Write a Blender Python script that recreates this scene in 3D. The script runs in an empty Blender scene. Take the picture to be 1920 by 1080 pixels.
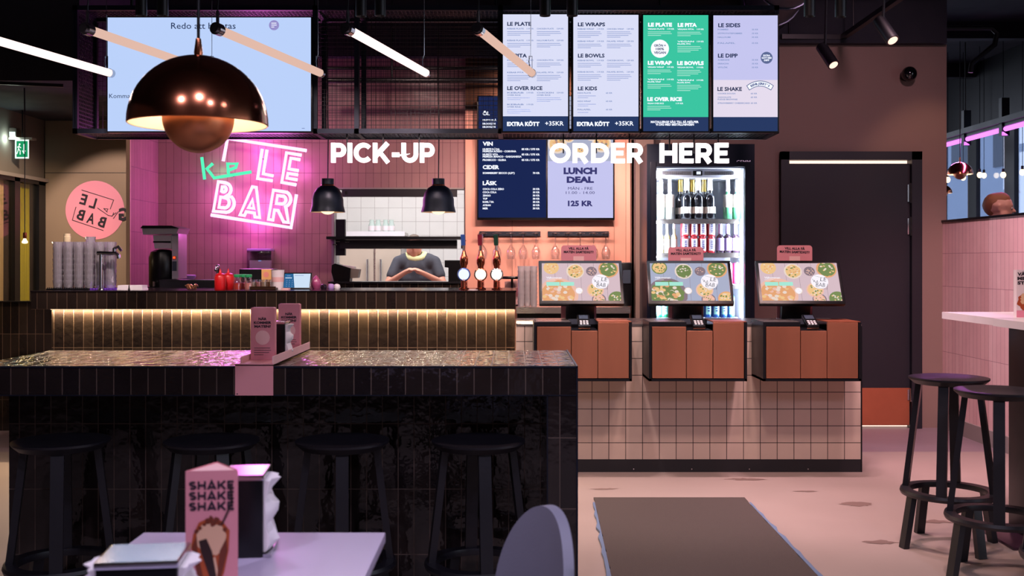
import bpy, bmesh, math, random
from mathutils import Matrix, Vector
random.seed(7)
C = bpy.context.scene.collection
EYE, F = 1.264, 2000.0          # camera height (m) and focal length in pixels of a 1920 wide frame
def X(px, D): return (px - 960.0) * D / F
def Z(py, D): return EYE + (490.0 - py) * D / F
PI = math.pi
def lin(h):
    h = h.lstrip('#'); o = []
    for i in (0, 2, 4):
        c = int(h[i:i+2], 16) / 255.0
        o.append(c / 12.92 if c <= 0.04045 else ((c + 0.055) / 1.055) ** 2.4)
    return tuple(o)

# ------------------------------------------------------------------ camera, world, exposure
cd = bpy.data.cameras.new('camera'); cam = bpy.data.objects.new('camera', cd); C.objects.link(cam)
cam.location = (0, 0, EYE); cam.rotation_euler = (PI / 2, 0, 0)
cd.sensor_width = 36; cd.lens = F / 1920 * 36; cd.shift_y = -50 / 1920; cd.clip_start = 0.05
cd.dof.use_dof = True; cd.dof.focus_distance = 6.4; cd.dof.aperture_fstop = 6.5
bpy.context.scene.camera = cam
sc = bpy.context.scene
sc.view_settings.view_transform = 'Standard'; sc.view_settings.look = 'None'
sc.view_settings.gamma = 1; sc.view_settings.use_curve_mapping = False
sc.view_settings.exposure = 0.0
sc.cycles.transparent_max_bounces = 32
sc.cycles.sample_clamp_indirect = 4.0
sc.cycles.caustics_reflective = False; sc.cycles.caustics_refractive = False
w = bpy.data.worlds.new('world'); sc.world = w; w.use_nodes = True
w.node_tree.nodes['Background'].inputs[0].default_value = (0.40, 0.44, 0.54, 1)
w.node_tree.nodes['Background'].inputs[1].default_value = 3.2

def light(kind, name, loc, power, color, aim=None, size=0.1, size_y=None, angle=60, blend=0.6):
    l = bpy.data.lights.new(name, kind); o = bpy.data.objects.new(name, l); C.objects.link(o)
    l.energy = power; l.color = color; o.location = loc
    if kind == 'AREA':
        l.size = size
        if size_y: l.shape = 'RECTANGLE'; l.size_y = size_y
    else:
        l.shadow_soft_size = size
    if kind == 'SPOT': l.spot_size = math.radians(angle); l.spot_blend = blend
    if aim is not None:
        o.rotation_euler = (Vector(aim) - Vector(loc)).to_track_quat('-Z', 'Y').to_euler()
    return o

PINKW = (1.0, 0.62, 0.58); WARM = (1.0, 0.66, 0.38); ROSE = (1.0, 0.45, 0.62); MAG = (1.0, 0.12, 0.72); COOL = (0.62, 0.78, 1.0)
# ceiling lamps of the dining room (behind and above the camera)
for x, y, p in ((-1.4, 0.4, 26), (-.2, 0.9, 26), (0.9, 0.5, 26), (2.0, 1.2, 26)):
    light('SPOT', 'dining_downlight', (x, y, 3.2), p * 4.2, (0.80, 0.74, 1.0), (x * .9, y + 1.0, 0), .06, angle=120, blend=.9)
for x, y in ((0.75, 3.9), (1.65, 4.1), (1.2, 4.7)):
    light('SPOT', 'aisle_downlight', (x, y, 3.2), 120, (1.0, 0.66, 0.60), (x, y + 1.0, 0), .08, angle=105, blend=.9)
light('SPOT', 'window_side_downlight', (2.15, 5.3, 3.2), 480, (1.0, 0.62, 0.68), (3.27, 6.75, .95), .10, angle=64, blend=.6)
light('SPOT', 'door_wall_fill', (2.45, 5.4, 3.3), 85, (1.0, 0.58, 0.70), (2.5, 8.1, 1.5), .10, angle=85, blend=.9)  # added fill spot, stands in for ambient light on the door wall
# downlights behind the screen cage, washing the rear walls and the serving counter
for x, p in ((-2.3, 20), (-1.5, 22), (-.75, 34), (0.05, 70), (0.65, 76)):
    light('SPOT', 'rear_downlight', (x, 7.25, 2.95), p, (1.0, 0.68, 0.62), (x, 8.35, 1.35), 0.04, angle=95, blend=0.8)
for x in (-.05, .35, .75):
    light('SPOT', 'copper_wall_fill', (x, 6.80, 2.12), 62, (1.0, 0.70, 0.62), (x, 8.35, 1.25), 0.05, angle=80, blend=0.9)  # added fill spots without fixtures, brightening the copper wall below its screens
# ------------------------------------------------------------------ materials
MATS = {}
def nt(name):
    m = bpy.data.materials.new(name); m.use_nodes = True; t = m.node_tree; t.nodes.clear()
    out = t.nodes.new('ShaderNodeOutputMaterial'); MATS[name] = m
    return m, t, out
def nd(t, typ, **kw):
    n = t.nodes.new(typ)
    for k, v in kw.items():
        if k in n.inputs: n.inputs[k].default_value = v
        else: setattr(n, k, v)
    return n
def mathn(t, op, a, b=None, c=None):
    n = t.nodes.new('ShaderNodeMath'); n.operation = op
    for i, v in enumerate((a, b, c)):
        if v is None: continue
        if isinstance(v, (int, float)): n.inputs[i].default_value = v
        else: t.links.new(v, n.inputs[i])
    return n.outputs[0]
def mixc(t, fac, a, b):
    n = t.nodes.new('ShaderNodeMix'); n.data_type = 'RGBA'
    for i, v in ((0, fac), (6, a), (7, b)):
        if isinstance(v, (int, float)): n.inputs[i].default_value = v
        elif isinstance(v, tuple): n.inputs[i].default_value = (*v[:3], 1)
        else: t.links.new(v, n.inputs[i])
    return n.outputs[2]
def mat(name, col, rough=0.5, metal=0.0, var=0.12, scale=6.0, bump=0.0, bscale=60.0, stretch=(1, 1, 1), emit=None, es=0.0, coat=0.0, spec=0.5):
    if isinstance(col, str): col = lin(col)
    m, t, out = nt(name)
    p = nd(t, 'ShaderNodeBsdfPrincipled'); t.links.new(p.outputs[0], out.inputs[0])
    g = t.nodes.new('ShaderNodeTexCoord'); mp = nd(t, 'ShaderNodeMapping'); mp.inputs['Scale'].default_value = stretch
    t.links.new(g.outputs['Object'], mp.inputs[0])
    n = nd(t, 'ShaderNodeTexNoise', Scale=scale, Detail=4.0); t.links.new(mp.outputs[0], n.inputs['Vector'])
    lo = tuple(c * (1 - var) for c in col); hi = tuple(min(1, c * (1 + var)) for c in col)
    t.links.new(mixc(t, n.outputs[0], lo, hi), p.inputs['Base Color'])
    p.inputs['Metallic'].default_value = metal; p.inputs['Coat Weight'].default_value = coat
    p.inputs['Specular IOR Level'].default_value = spec
    r = mathn(t, 'MULTIPLY_ADD', n.outputs[0], 0.3 * rough, 0.85 * rough); t.links.new(r, p.inputs['Roughness'])
    if bump:
        n2 = nd(t, 'ShaderNodeTexNoise', Scale=bscale, Detail=3.0); t.links.new(mp.outputs[0], n2.inputs['Vector'])
        b = nd(t, 'ShaderNodeBump', Strength=bump, Distance=0.01); t.links.new(n2.outputs[0], b.inputs['Height'])
        t.links.new(b.outputs[0], p.inputs['Normal'])
    if emit is not None:
        if isinstance(emit, str): emit = lin(emit)
        p.inputs['Emission Color'].default_value = (*emit, 1); p.inputs['Emission Strength'].default_value = es
    return m
def glow(name, col, s, var=0.03):
    """a surface that gives off light: lamp, screen, neon"""
    if isinstance(col, str): col = lin(col)
    m, t, out = nt(name)
    e = nd(t, 'ShaderNodeEmission', Strength=s)
    g = t.nodes.new('ShaderNodeTexCoord'); n = nd(t, 'ShaderNodeTexNoise', Scale=2.0); t.links.new(g.outputs['Object'], n.inputs['Vector'])
    t.links.new(mixc(t, n.outputs[0], tuple(c * (1 - var) for c in col), tuple(c * (1 + var) for c in col)), e.inputs[0])
    t.links.new(e.outputs[0], out.inputs[0]); return m
def glassy(name, tint=(0.95, 0.97, 1.0), rough=0.03, base=0.06, edge=0.75, gcol=(1, 1, 1)):
    """thin clear glass: see-through with reflections that grow towards grazing angles"""
    m, t, out = nt(name)
    tr = nd(t, 'ShaderNodeBsdfTransparent'); tr.inputs[0].default_value = (*tint, 1)
    gl = nd(t, 'ShaderNodeBsdfGlossy', Roughness=rough); gl.inputs[0].default_value = (*gcol, 1)
    lw = nd(t, 'ShaderNodeLayerWeight', Blend=0.35)
    f = mathn(t, 'MULTIPLY_ADD', lw.outputs['Facing'], edge, base)
    g = t.nodes.new('ShaderNodeTexCoord'); n = nd(t, 'ShaderNodeTexNoise', Scale=30.0); t.links.new(g.outputs['Object'], n.inputs['Vector'])
    f = mathn(t, 'MULTIPLY', f, mathn(t, 'MULTIPLY_ADD', n.outputs[0], 0.2, 0.9))
    mx = nd(t, 'ShaderNodeMixShader'); t.links.new(f, mx.inputs[0]); t.links.new(tr.outputs[0], mx.inputs[1]); t.links.new(gl.outputs[0], mx.inputs[2])
    t.links.new(mx.outputs[0], out.inputs[0]); return m
def lit_glass(name, tint, add):
    """clear glass with a pale diffuse share mixed in so that it looks lit"""
    m = glassy(name, tint, 0.08, 0.32, 0.65); t = m.node_tree
    out = next(n for n in t.nodes if n.type == 'OUTPUT_MATERIAL'); src = out.inputs[0].links[0].from_socket
    tl = nd(t, 'ShaderNodeBsdfTranslucent'); tl.inputs[0].default_value = (.9, .88, .92, 1); df = nd(t, 'ShaderNodeBsdfDiffuse'); df.inputs[0].default_value = (.85, .82, .88, 1)
    a = nd(t, 'ShaderNodeMixShader'); a.inputs[0].default_value = .5; t.links.new(tl.outputs[0], a.inputs[1]); t.links.new(df.outputs[0], a.inputs[2])
    b = nd(t, 'ShaderNodeMixShader'); b.inputs[0].default_value = add; t.links.new(src, b.inputs[1]); t.links.new(a.outputs[0], b.inputs[2]); t.links.new(b.outputs[0], out.inputs[0])  # diffuse share stands in for neon light refracted by the glasses
    return m
def tile(name, w, h, c1, c2, grout, mortar=0.003, ox=0.0, oz=0.0, rough=0.2, wav=0.3, wscale=22.0, gb=0.4, spec=0.5, var=0.25, swap=False, coat=0.0):
    """stack-bonded tiles on whichever way a face looks (front: x/z, top: x/y, side: y/z), glaze slightly wavy"""
    m, t, out = nt(name)
    p = nd(t, 'ShaderNodeBsdfPrincipled'); t.links.new(p.outputs[0], out.inputs[0])
    g = t.nodes.new('ShaderNodeNewGeometry')
    sp = t.nodes.new('ShaderNodeSeparateXYZ'); t.links.new(g.outputs['Position'], sp.inputs[0])
    sn = t.nodes.new('ShaderNodeSeparateXYZ'); t.links.new(g.outputs['True Normal'], sn.inputs[0])
    isx = mathn(t, 'GREATER_THAN', mathn(t, 'ABSOLUTE', sn.outputs[0]), 0.5)
    isz = mathn(t, 'GREATER_THAN', mathn(t, 'ABSOLUTE', sn.outputs[2]), 0.5)
    def pick(f, a, b): return mathn(t, 'ADD', mathn(t, 'MULTIPLY', a, mathn(t, 'SUBTRACT', 1.0, f)), mathn(t, 'MULTIPLY', b, f))
    u = pick(isx, sp.outputs[0], sp.outputs[1]); v = pick(isz, sp.outputs[2], sp.outputs[1])
    cb = t.nodes.new('ShaderNodeCombineXYZ')
    t.links.new(mathn(t, 'ADD', u, 20 * w - ox), cb.inputs[0]); t.links.new(mathn(t, 'ADD', v, 20 * h - oz), cb.inputs[1])
    br = t.nodes.new('ShaderNodeTexBrick'); br.offset = 0.0; br.squash = 1.0
    for k, val in (('Scale', 1.0), ('Mortar Size', mortar / 2), ('Mortar Smooth', 0.15), ('Bias', 0.0), ('Brick Width', w), ('Row Height', h)):
        br.inputs[k].default_value = val
    for k, val in (('Color1', c1), ('Color2', c2), ('Mortar', grout)):
        if isinstance(val, str): val = lin(val)
        br.inputs[k].default_value = (*val, 1)
    t.links.new(cb.outputs[0], br.inputs['Vector'])
    n = nd(t, 'ShaderNodeTexNoise', Scale=wscale, Detail=2.0); t.links.new(g.outputs['Position'], n.inputs['Vector'])
    n2 = nd(t, 'ShaderNodeTexNoise', Scale=9.0, Detail=3.0); t.links.new(g.outputs['Position'], n2.inputs['Vector'])
    k = mathn(t, 'MULTIPLY_ADD', n2.outputs[0], 2 * var, 1 - var)
    mul = t.nodes.new('ShaderNodeVectorMath'); mul.operation = 'SCALE'; t.links.new(br.outputs[0], mul.inputs[0]); t.links.new(k, mul.inputs['Scale'])
    t.links.new(mul.outputs[0], p.inputs['Base Color'])
    t.links.new(mathn(t, 'ADD', rough, mathn(t, 'MULTIPLY', br.outputs['Fac'], 0.55)), p.inputs['Roughness'])
    p.inputs['Specular IOR Level'].default_value = spec; p.inputs['Coat Weight'].default_value = coat
    b1 = nd(t, 'ShaderNodeBump', Strength=wav, Distance=0.02); t.links.new(n.outputs[0], b1.inputs['Height'])
    b2 = nd(t, 'ShaderNodeBump', Strength=gb, Distance=0.002, invert=True); t.links.new(br.outputs['Fac'], b2.inputs['Height']); t.links.new(b1.outputs[0], b2.inputs['Normal'])
    t.links.new(b2.outputs[0], p.inputs['Normal'])
    return m

# ------------------------------------------------------------------ mesh building
FRONT = Matrix(((1, 0, 0, 0), (0, 0, -1, 0), (0, 1, 0, 0), (0, 0, 0, 1)))   # local x right, y up, z towards the camera
def picture(D, lift=0.0):
    """(u, v, w) in photo pixels on the upright plane at distance D, w metres in front of it"""
    s = D / F
    return Matrix(((s, 0, 0, -960 * s), (0, 0, -1, D - lift), (0, -s, 0, EYE + 490 * s), (0, 0, 0, 1)))
class MB:
    def __init__(self, m=None, M=None):
        self.v = []; self.f = []; self.fm = []; self.mats = []; self.cur = m; self.M = M or Matrix.Identity(4)
    def mi(self, m):
        m = m or self.cur
        if isinstance(m, str): m = MATS[m]
        if m not in self.mats: self.mats.append(m)
        return self.mats.index(m)
    def add(self, vs, fs, m=None, M=None):
        T = self.M @ M if M is not None else self.M
        o = len(self.v); k = self.mi(m)
        self.v += [T @ Vector(p) for p in vs]
        for f in fs: self.f.append([o + i for i in f]); self.fm.append(k)
        return self
    def box(self, x0, x1, y0, y1, z0, z1, m=None, M=None, b=0.0):
        if b > 0:
            return self.bevbox(x0, x1, y0, y1, z0, z1, b, m, M)
        vs = [(x, y, z) for z in (z0, z1) for y in (y0, y1) for x in (x0, x1)]
        return self.add(vs, [(0, 2, 3, 1), (4, 5, 7, 6), (0, 1, 5, 4), (2, 6, 7, 3), (0, 4, 6, 2), (1, 3, 7, 5)], m, M)
    def bevbox(self, x0, x1, y0, y1, z0, z1, b, m=None, M=None):
        bm = bmesh.new(); bmesh.ops.create_cube(bm, size=1)
        for q in bm.verts: q.co = Vector(((x0 + x1) / 2 + q.co.x * (x1 - x0), (y0 + y1) / 2 + q.co.y * (y1 - y0), (z0 + z1) / 2 + q.co.z * (z1 - z0)))
        bmesh.ops.bevel(bm, geom=bm.edges[:], offset=b, segments=2, profile=0.6, affect='EDGES')
        return self.bm(bm, m, M)
    def bm(self, bm, m=None, M=None):
        bm.verts.index_update()
        self.add([q.co.copy() for q in bm.verts], [[q.index for q in f.verts] for f in bm.faces], m, M); bm.free(); return self
    def prism(self, pts, h0, h1, m=None, M=None):
        """polygon pts (x, y), extruded along local z from h0 to h1"""
        n = len(pts)
        vs = [(x, y, h0) for x, y in pts] + [(x, y, h1) for x, y in pts]
        fs = [tuple(range(n))[::-1], tuple(range(n, 2 * n))] + [(i, (i + 1) % n, n + (i + 1) % n, n + i) for i in range(n)]
        return self.add(vs, fs, m, M)
    def lathe(self, prof, c=(0, 0, 0), seg=24, m=None, M=None, closed=False):
        vs = []; fs = []; rings = []
        for r, z in prof:
            if r < 1e-6: rings.append([len(vs)]); vs.append((c[0], c[1], c[2] + z))
            else:
                rings.append(list(range(len(vs), len(vs) + seg)))
                vs += [(c[0] + r * math.cos(2 * PI * i / seg), c[1] + r * math.sin(2 * PI * i / seg), c[2] + z) for i in range(seg)]
        pairs = list(zip(rings, rings[1:])) + ([(rings[-1], rings[0])] if closed else [])
        for a, b in pairs:
            for i in range(seg):
                j = (i + 1) % seg
                if len(a) == 1 and len(b) == 1: continue
                if len(a) == 1: fs.append((a[0], b[j], b[i]))
                elif len(b) == 1: fs.append((a[i], a[j], b[0]))
                else: fs.append((a[i], a[j], b[j], b[i]))
        return self.add(vs, fs, m, M)
    def cyl(self, p0, p1, r, r1=None, seg=14, m=None):
        return self.tube([p0, p1], r, seg, m, r_end=r1)
    def tube(self, path, r, seg=8, m=None, closed=False, r_end=None, M=None, cap=True):
        P = [Vector(p) for p in path]; n = len(P)
        vs = []; fs = []; prev = None
        for i, p in enumerate(P):
            a = P[i - 1] if (i > 0 or closed) else p; b = P[(i + 1) % n] if (i < n - 1 or closed) else p
            d = ((p - a).normalized() + (b - p).normalized())
            if d.length < 1e-6: d = (b - a)
            d.normalize()
            if prev is None: nrm = d.orthogonal().normalized()
            else:
                nrm = prev - d * prev.dot(d)
                nrm = nrm.normalized() if nrm.length > 1e-5 else d.orthogonal().normalized()
            prev = nrm; bn = d.cross(nrm)
            rr = r if r_end is None else r + (r_end - r) * i / max(1, n - 1)
            if 0 < i < n - 1 or closed:
                ca = max(0.5, (p - a).normalized().dot(d)); 
            else: ca = 1
            rr /= ca ** 0.5
            vs += [p + (nrm * math.cos(2 * PI * k / seg) + bn * math.sin(2 * PI * k / seg)) * rr for k in range(seg)]
        last = n if closed else n - 1
        for i in range(last):
            A = i * seg; B = ((i + 1) % n) * seg
            for k in range(seg): fs.append((A + k, A + (k + 1) % seg, B + (k + 1) % seg, B + k))
        if not closed and cap: fs += [tuple(range(seg))[::-1], tuple(range((n - 1) * seg, n * seg))]
        return self.add(vs, fs, m, M)
    def bar(self, p0, p1, w, d, m=None, up=(0, 0, 1)):
        """rectangular bar between two points; w across, d in the other direction"""
        a, b = Vector(p0), Vector(p1); z = (b - a).normalized(); u = Vector(up)
        x = u.cross(z)
        if x.length < 1e-4: x = Vector((1, 0, 0))
        x.normalize(); y = z.cross(x)
        vs = [q + x * sx * w / 2 + y * sy * d / 2 for q in (a, b) for sx, sy in ((-1, -1), (1, -1), (1, 1), (-1, 1))]
        return self.add(vs, [(3, 2, 1, 0), (4, 5, 6, 7)] + [(i, (i + 1) % 4, 4 + (i + 1) % 4, 4 + i) for i in range(4)], m)
    def ball(self, c, r, sx=1, sy=1, sz=1, m=None, u=16, v=10):
        bm = bmesh.new(); bmesh.ops.create_uvsphere(bm, u_segments=u, v_segments=v, radius=r)
        for q in bm.verts: q.co = Vector((c[0] + q.co.x * sx, c[1] + q.co.y * sy, c[2] + q.co.z * sz))
        return self.bm(bm, m)
    # flat marks on a plane whose local x is right and local y is up; y flips when M maps photo pixels
    def rect(self, x0, y0, x1, y1, m=None, w=0.0, M=None):
        return self.add([(x0, y0, w), (x1, y0, w), (x1, y1, w), (x0, y1, w)], [(0, 1, 2, 3)], m, M)
    clip = None
    def disc(self, cx, cy, r, m=None, w=0.0, M=None, ry=None, seg=28, jit=0.0):
        ry = ry or r
        if self.clip:
            pts = [(min(1, max(0, cx + r * (1 + random.uniform(-jit, jit)) * math.cos(2 * PI * i / seg))), min(1, max(0, cy + ry * (1 + random.uniform(-jit, jit)) * math.sin(2 * PI * i / seg))), w) for i in range(seg)]
            return self.add(pts, [tuple(range(seg))], m, M) if -r < cx < 1 + r and -ry < cy < 1 + ry else self
        return self.add([(cx + r * (1 + random.uniform(-jit, jit)) * math.cos(2 * PI * i / seg), cy + ry * (1 + random.uniform(-jit, jit)) * math.sin(2 * PI * i / seg), w) for i in range(seg)], [tuple(range(seg))], m, M)
    def line(self, pts, wd, m=None, w=0.0, M=None):
        for a, b in zip(pts, pts[1:]):
            a = Vector(a); b = Vector(b); d = (b - a).normalized(); n = Vector((-d.y, d.x)) * wd / 2; a = a - d * wd / 2; b = b + d * wd / 2
            self.add([(*(a - n), w), (*(b - n), w), (*(b + n), w), (*(a + n), w)], [(0, 1, 2, 3)], m, M)
        return self
    def text(self, s, x, y, h, wd=None, m=None, w=0.0, bold=0.0, al='L', M=None, down=True, ext=0.0, rot=0.0, mir=False, res=2, space=1.0):
        """h cap height, wd total width (None: natural), y the middle of the capitals; down: y grows downwards (photo pixels)"""
        cu = bpy.data.curves.new('t', 'FONT'); cu.body = s; cu.size = 1.0; cu.offset = bold; cu.resolution_u = res; cu.fill_mode = 'BOTH' if ext else 'FRONT'
        cu.space_character = space
        if ext: cu.extrude = ext
        ob = bpy.data.objects.new('t', cu); me = ob.to_mesh()
        co = [q.co.copy() for q in me.vertices]; fs = [list(p.vertices) for p in me.polygons]
        ob.to_mesh_clear(); bpy.data.objects.remove(ob); bpy.data.curves.remove(cu)
        if not co: return self
        x0 = min(c.x for c in co); x1 = max(c.x for c in co)
        cap = 0.68 + 2 * bold
        sy = h / cap; sx = (wd / (x1 - x0)) if wd else sy
        W = (x1 - x0) * sx; off = {'L': 0, 'C': -W / 2, 'R': -W}[al]
        c_, s_ = math.cos(rot), math.sin(rot)
        vs = []
        for c in co:
            a = (c.x - x0) * sx + off; b = (c.y + bold) * sy - h / 2
            if mir: a = -a
            if down: b = -b
            vs.append((x + a * c_ - b * s_, y + a * s_ + b * c_, w + c.z))
        return self.add(vs, fs, m, M)
    def ribbon(self, pts, wd, h0, h1, m=None, M=None, closed=False):
        """solid stroke of constant width along a flat path, mitred corners"""
        P = [Vector(p) for p in pts]; n = len(P); L = []; R = []
        for i, p in enumerate(P):
            a = (p - P[i - 1]).normalized() if (i > 0 or closed) else None; b = (P[(i + 1) % n] - p).normalized() if (i < n - 1 or closed) else None
            a = a or b; b = b or a
            t = (a + b).normalized(); nn = Vector((-t.y, t.x)); k = wd / 2 / max(.35, nn.dot(Vector((-a.y, a.x))))
            L.append(p + nn * k); R.append(p - nn * k)
        vs = [(*q, h) for h in (h0, h1) for q in L + R]; fs = []; N = 2 * n
        for i in range(n if closed else n - 1):
            j = (i + 1) % n
            fs += [(i, j, n + j, n + i), (N + i, N + n + i, N + n + j, N + j), (i, N + i, N + j, j), (n + i, n + j, N + n + j, N + n + i)]
        if not closed: fs += [(0, n, N + n, N), (n - 1, N + n - 1, N + 2 * n - 1, 2 * n - 1)]
        return self.add(vs, fs, m, M)
    def stripes(self, x, y, wd, n, m=None, w=0.0, step=4.0, h=1.4, M=None):
        for i in range(n):
            self.rect(x, y + i * step, x + wd * ((0.95, 1.0, 0.88, 0.6)[i % 4] if i < n - 1 else 0.55), y + i * step + h, m, w, M)
        return self
    def mesh(self, name, origin=Vector((0, 0, 0)), smooth=35, fix=True):
        me = bpy.data.meshes.new(name)
        me.from_pydata([tuple(p - origin) for p in self.v], [], self.f)
        for m in self.mats: me.materials.append(m)
        for p, k in zip(me.polygons, self.fm): p.material_index = k
        if fix:
            bm = bmesh.new(); bm.from_mesh(me); bmesh.ops.recalc_face_normals(bm, faces=bm.faces); bm.to_mesh(me); bm.free()
        if smooth:
            for p in me.polygons: p.use_smooth = True
            try: me.set_sharp_from_angle(angle=math.radians(smooth))
            except Exception: pass
        me.update(); return me
def worldloc(o):
    p = Vector((0, 0, 0))
    while o is not None: p += o.location; o = o.parent
    return p
def thing(name, label, cat, loc=(0, 0, 0), group=None):
    o = bpy.data.objects.new(name, None); C.objects.link(o); o.location = loc; o.empty_display_size = 0.05
    o['label'] = label; o['category'] = cat
    if group: o['group'] = group
    return o
def part(name, mb, parent, label=None, smooth=35, fix=True):
    o = bpy.data.objects.new(name, mb.mesh(name, worldloc(parent), smooth, fix)); C.objects.link(o); o.parent = parent
    if label: o['label'] = label
    return o
def solo(name, mb, label, cat, group=None, kind=None, smooth=35, fix=True):
    lo = Vector((min(p.x for p in mb.v), min(p.y for p in mb.v), min(p.z for p in mb.v))); hi = Vector((max(p.x for p in mb.v), max(p.y for p in mb.v), 0))
    org = Vector(((lo.x + hi.x) / 2, (lo.y + hi.y) / 2, lo.z))
    o = bpy.data.objects.new(name, mb.mesh(name, org, smooth, fix)); C.objects.link(o); o.location = org
    o['label'] = label; o['category'] = cat
    if group: o['group'] = group
    if kind: o['kind'] = kind
    return o
def struct(name, mb, parent=None, smooth=35):
    o = bpy.data.objects.new(name, mb.mesh(name, smooth=smooth)); C.objects.link(o)
    if parent: o.parent = parent
    else: o['kind'] = 'structure'
    return o
def dup(root, loc, rotz=0.0, label=None, group=None):
    r = root.copy(); C.objects.link(r); r.location = loc; r.rotation_euler = (0, 0, rotz)
    if label: r['label'] = label
    if group: r['group'] = group
    for ch in list(root.children):
        c = ch.copy(); C.objects.link(c); c.parent = r
        for g in list(ch.children):
            d = g.copy(); C.objects.link(d); d.parent = c
    return r
# ------------------------------------------------------------------ material palette
mat('black_paint', '#16151b', 0.6); mat('copper_satin', '#d68a62', 0.34, 0.85); mat('black_metal', '#121218', 0.38, 0.3); mat('navy_metal', '#151a2a', 0.4, 0.4)
mat('black_plastic', '#09090c', 0.3, spec=.35); mat('ceiling_black', '#1d1d29', 0.85); mat('duct_metal', '#4a4f5e', 0.35, 0.8, scale=3)
mat('beige_wall', '#836c64', 0.75, var=0.05, bump=0.02); mat('grey_wall', '#6e6560', 0.8, var=0.05)
mat('tan_wall', '#8a7564', 0.75, var=0.05); mat('trim_cream', '#c9a98e', 0.6); mat('pale_trim', '#8d8482', 0.6)
mat('door_paint', '#13121d', 0.5, var=0.05); mat('chrome', '#c8c8cc', 0.14, 1.0); mat('steel', '#b7b0ac', 0.28, 0.9, stretch=(1, 1, 12))
mat('brass_dark', '#6a4a3a', 0.3, 0.9)
mat('copper', '#cf7a58', 0.16, 1.0, scale=2.5, var=0.15); mat('copper_brushed', '#d68c6e', 0.30, 0.8, var=0.35, scale=2.2, stretch=(1.6, 1.6, 0.25))
mat('copper_wall', '#eba893', 0.36, 0.25, var=0.14, scale=1.6, stretch=(1, 1, 1.6)); mat('copper_plate', '#b5694c', 0.38, 0.6, var=0.15)
mat('concrete', '#9a8a84', 0.5, var=0.16, scale=1.6, bump=0.03, bscale=20); mat('vinyl_floor', '#83727a', 0.45, var=0.08)
mat('stain', '#74605a', 0.5)
mat('white_paint', '#d8d2d6', 0.5); mat('pink_metal', '#d98f94', 0.5, var=0.04); mat('pink_card', '#d4868f', 0.6, var=0.03); mat('pale_card', '#e8b6b4', 0.7)
mat('white_card', '#e6dadd', 0.6); mat('ink', '#1d1222', 0.6); mat('paper', '#e9dfe0', 0.85, bump=0.1, bscale=40); mat('wood_table', '#bcaec8', 0.35, var=0.10, scale=3, stretch=(6, 0.7, 1))
mat('seat_wood', '#15131a', 0.4, var=0.2, bump=0.04); mat('leather', '#33333b', 0.5, bump=0.06, bscale=120)
mat('carpet', '#4a403d', 0.95, var=0.35, scale=160, bump=0.6, bscale=320); mat('mat_edge', '#5f7493', 0.5)
mat('dark_top', '#1b1517', 0.18, var=0.3); mat('stone_light', '#8d837c', 0.25)
glassy('glass', base=.12, edge=.8); glassy('glass_door', (0.95, 0.97, 1.0), 0.02, 0.03, 0.30); lit_glass('glass_tumbler', (0.97, 0.96, 0.99), 0.26); glassy('glass_green', (0.35, 0.75, 0.5), 0.05, 0.08, 0.6)
glassy('glass_window', (0.75, 0.82, 0.92), 0.02, 0.06, 0.35); glassy('glass_plain', (0.92, 0.92, 0.9), 0.03, 0.03, 0.08)
tile('tile_black_top', 0.0592, 0.245, '#1b1618', '#2b2220', '#6a5850', 0.0035, ox=0.2245, oz=0.9, rough=0.06, wav=0.45, wscale=20, spec=1.0)
tile('tile_black', 0.0592, 0.245, '#1b1618', '#2b2220', '#54423a', 0.0035, ox=0.2245, oz=0.9, rough=0.06, wav=0.09, wscale=22)
tile('tile_black_low', 0.0617, 0.245, '#1d1716', '#2f2620', '#5c4636', 0.0035, ox=0.023, oz=0.967, rough=0.14, wav=0.10, wscale=24)
tile('tile_rose', 0.0605, 0.2385, '#9c7677', '#a67d7c', '#5c3a44', 0.003, ox=-0.365, oz=1.844 + 0.115, rough=0.26, wav=0.12, wscale=12, var=0.08)
tile('tile_white', 0.1010, 0.1012, '#c9b4a6', '#cfbcae', '#241a1c', 0.0042, ox=2.096, oz=0.0745, rough=0.35, wav=0.02, var=0.05)
tile('tile_blush', 0.0605, 0.247, '#d8aeb0', '#e2bcbc', '#9a7078', 0.003, ox=0.0, oz=1.57, rough=0.5, wav=0.15, wscale=14, var=0.08)
tile('tile_kitchen', 0.148, 0.148, '#dcdad6', '#e2e0dc', '#a39c98', 0.004, ox=0.0, oz=1.1, rough=0.25, wav=0.03, var=0.03)

# ------------------------------------------------------------------ the setting
WY = 8.1
m = MB('concrete'); m.box(-6, 7.5, -3, 7.08, -0.05, 0.0); m.box(-6, 7.5, 7.08, 14.5, -0.05, 0.0, 'vinyl_floor')
for cx, cy, rx, ry in ((1.36, 6.18, .10, .035), (1.80, 5.55, .08, .05), (0.52, 5.92, .07, .02), (2.05, 5.18, .09, .03), (1.66, 4.80, .07, .03), (2.25, 5.95, .05, .02), (1.62, 5.86, .06, .015)):
    m.disc(cx, cy, rx, 'stain', 0.0012, ry=ry, jit=0.4, seg=22)
struct('floor', m, smooth=0)
m = MB('ceiling_black'); m.box(-6, 7.5, -3, 14.5, 3.4, 3.5); m.box(-6, -2.84, 7.0, 9.3, 2.45, 3.4); m.box(-2.84, 0.92, 8.30, 8.75, 2.86, 3.4); m.box(0.0, 3.27, 8.02, 8.3, 2.905, 3.4)
for y in (1.0, 3.0, 5.0, 7.4, 9.5, 11.5): m.box(-6, 7.5, y, y + .12, 3.25, 3.4)
struct('ceiling', m, smooth=0)
m = MB('tan_wall'); m.box(-6.1, 7.5, -3.1, -3.0, 0, 3.4); struct('wall_back', m, smooth=0)
m = MB('grey_wall'); m.box(-6.1, -6.0, -3, 14.5, 0, 3.4); struct('wall_side', m, smooth=0)
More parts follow.
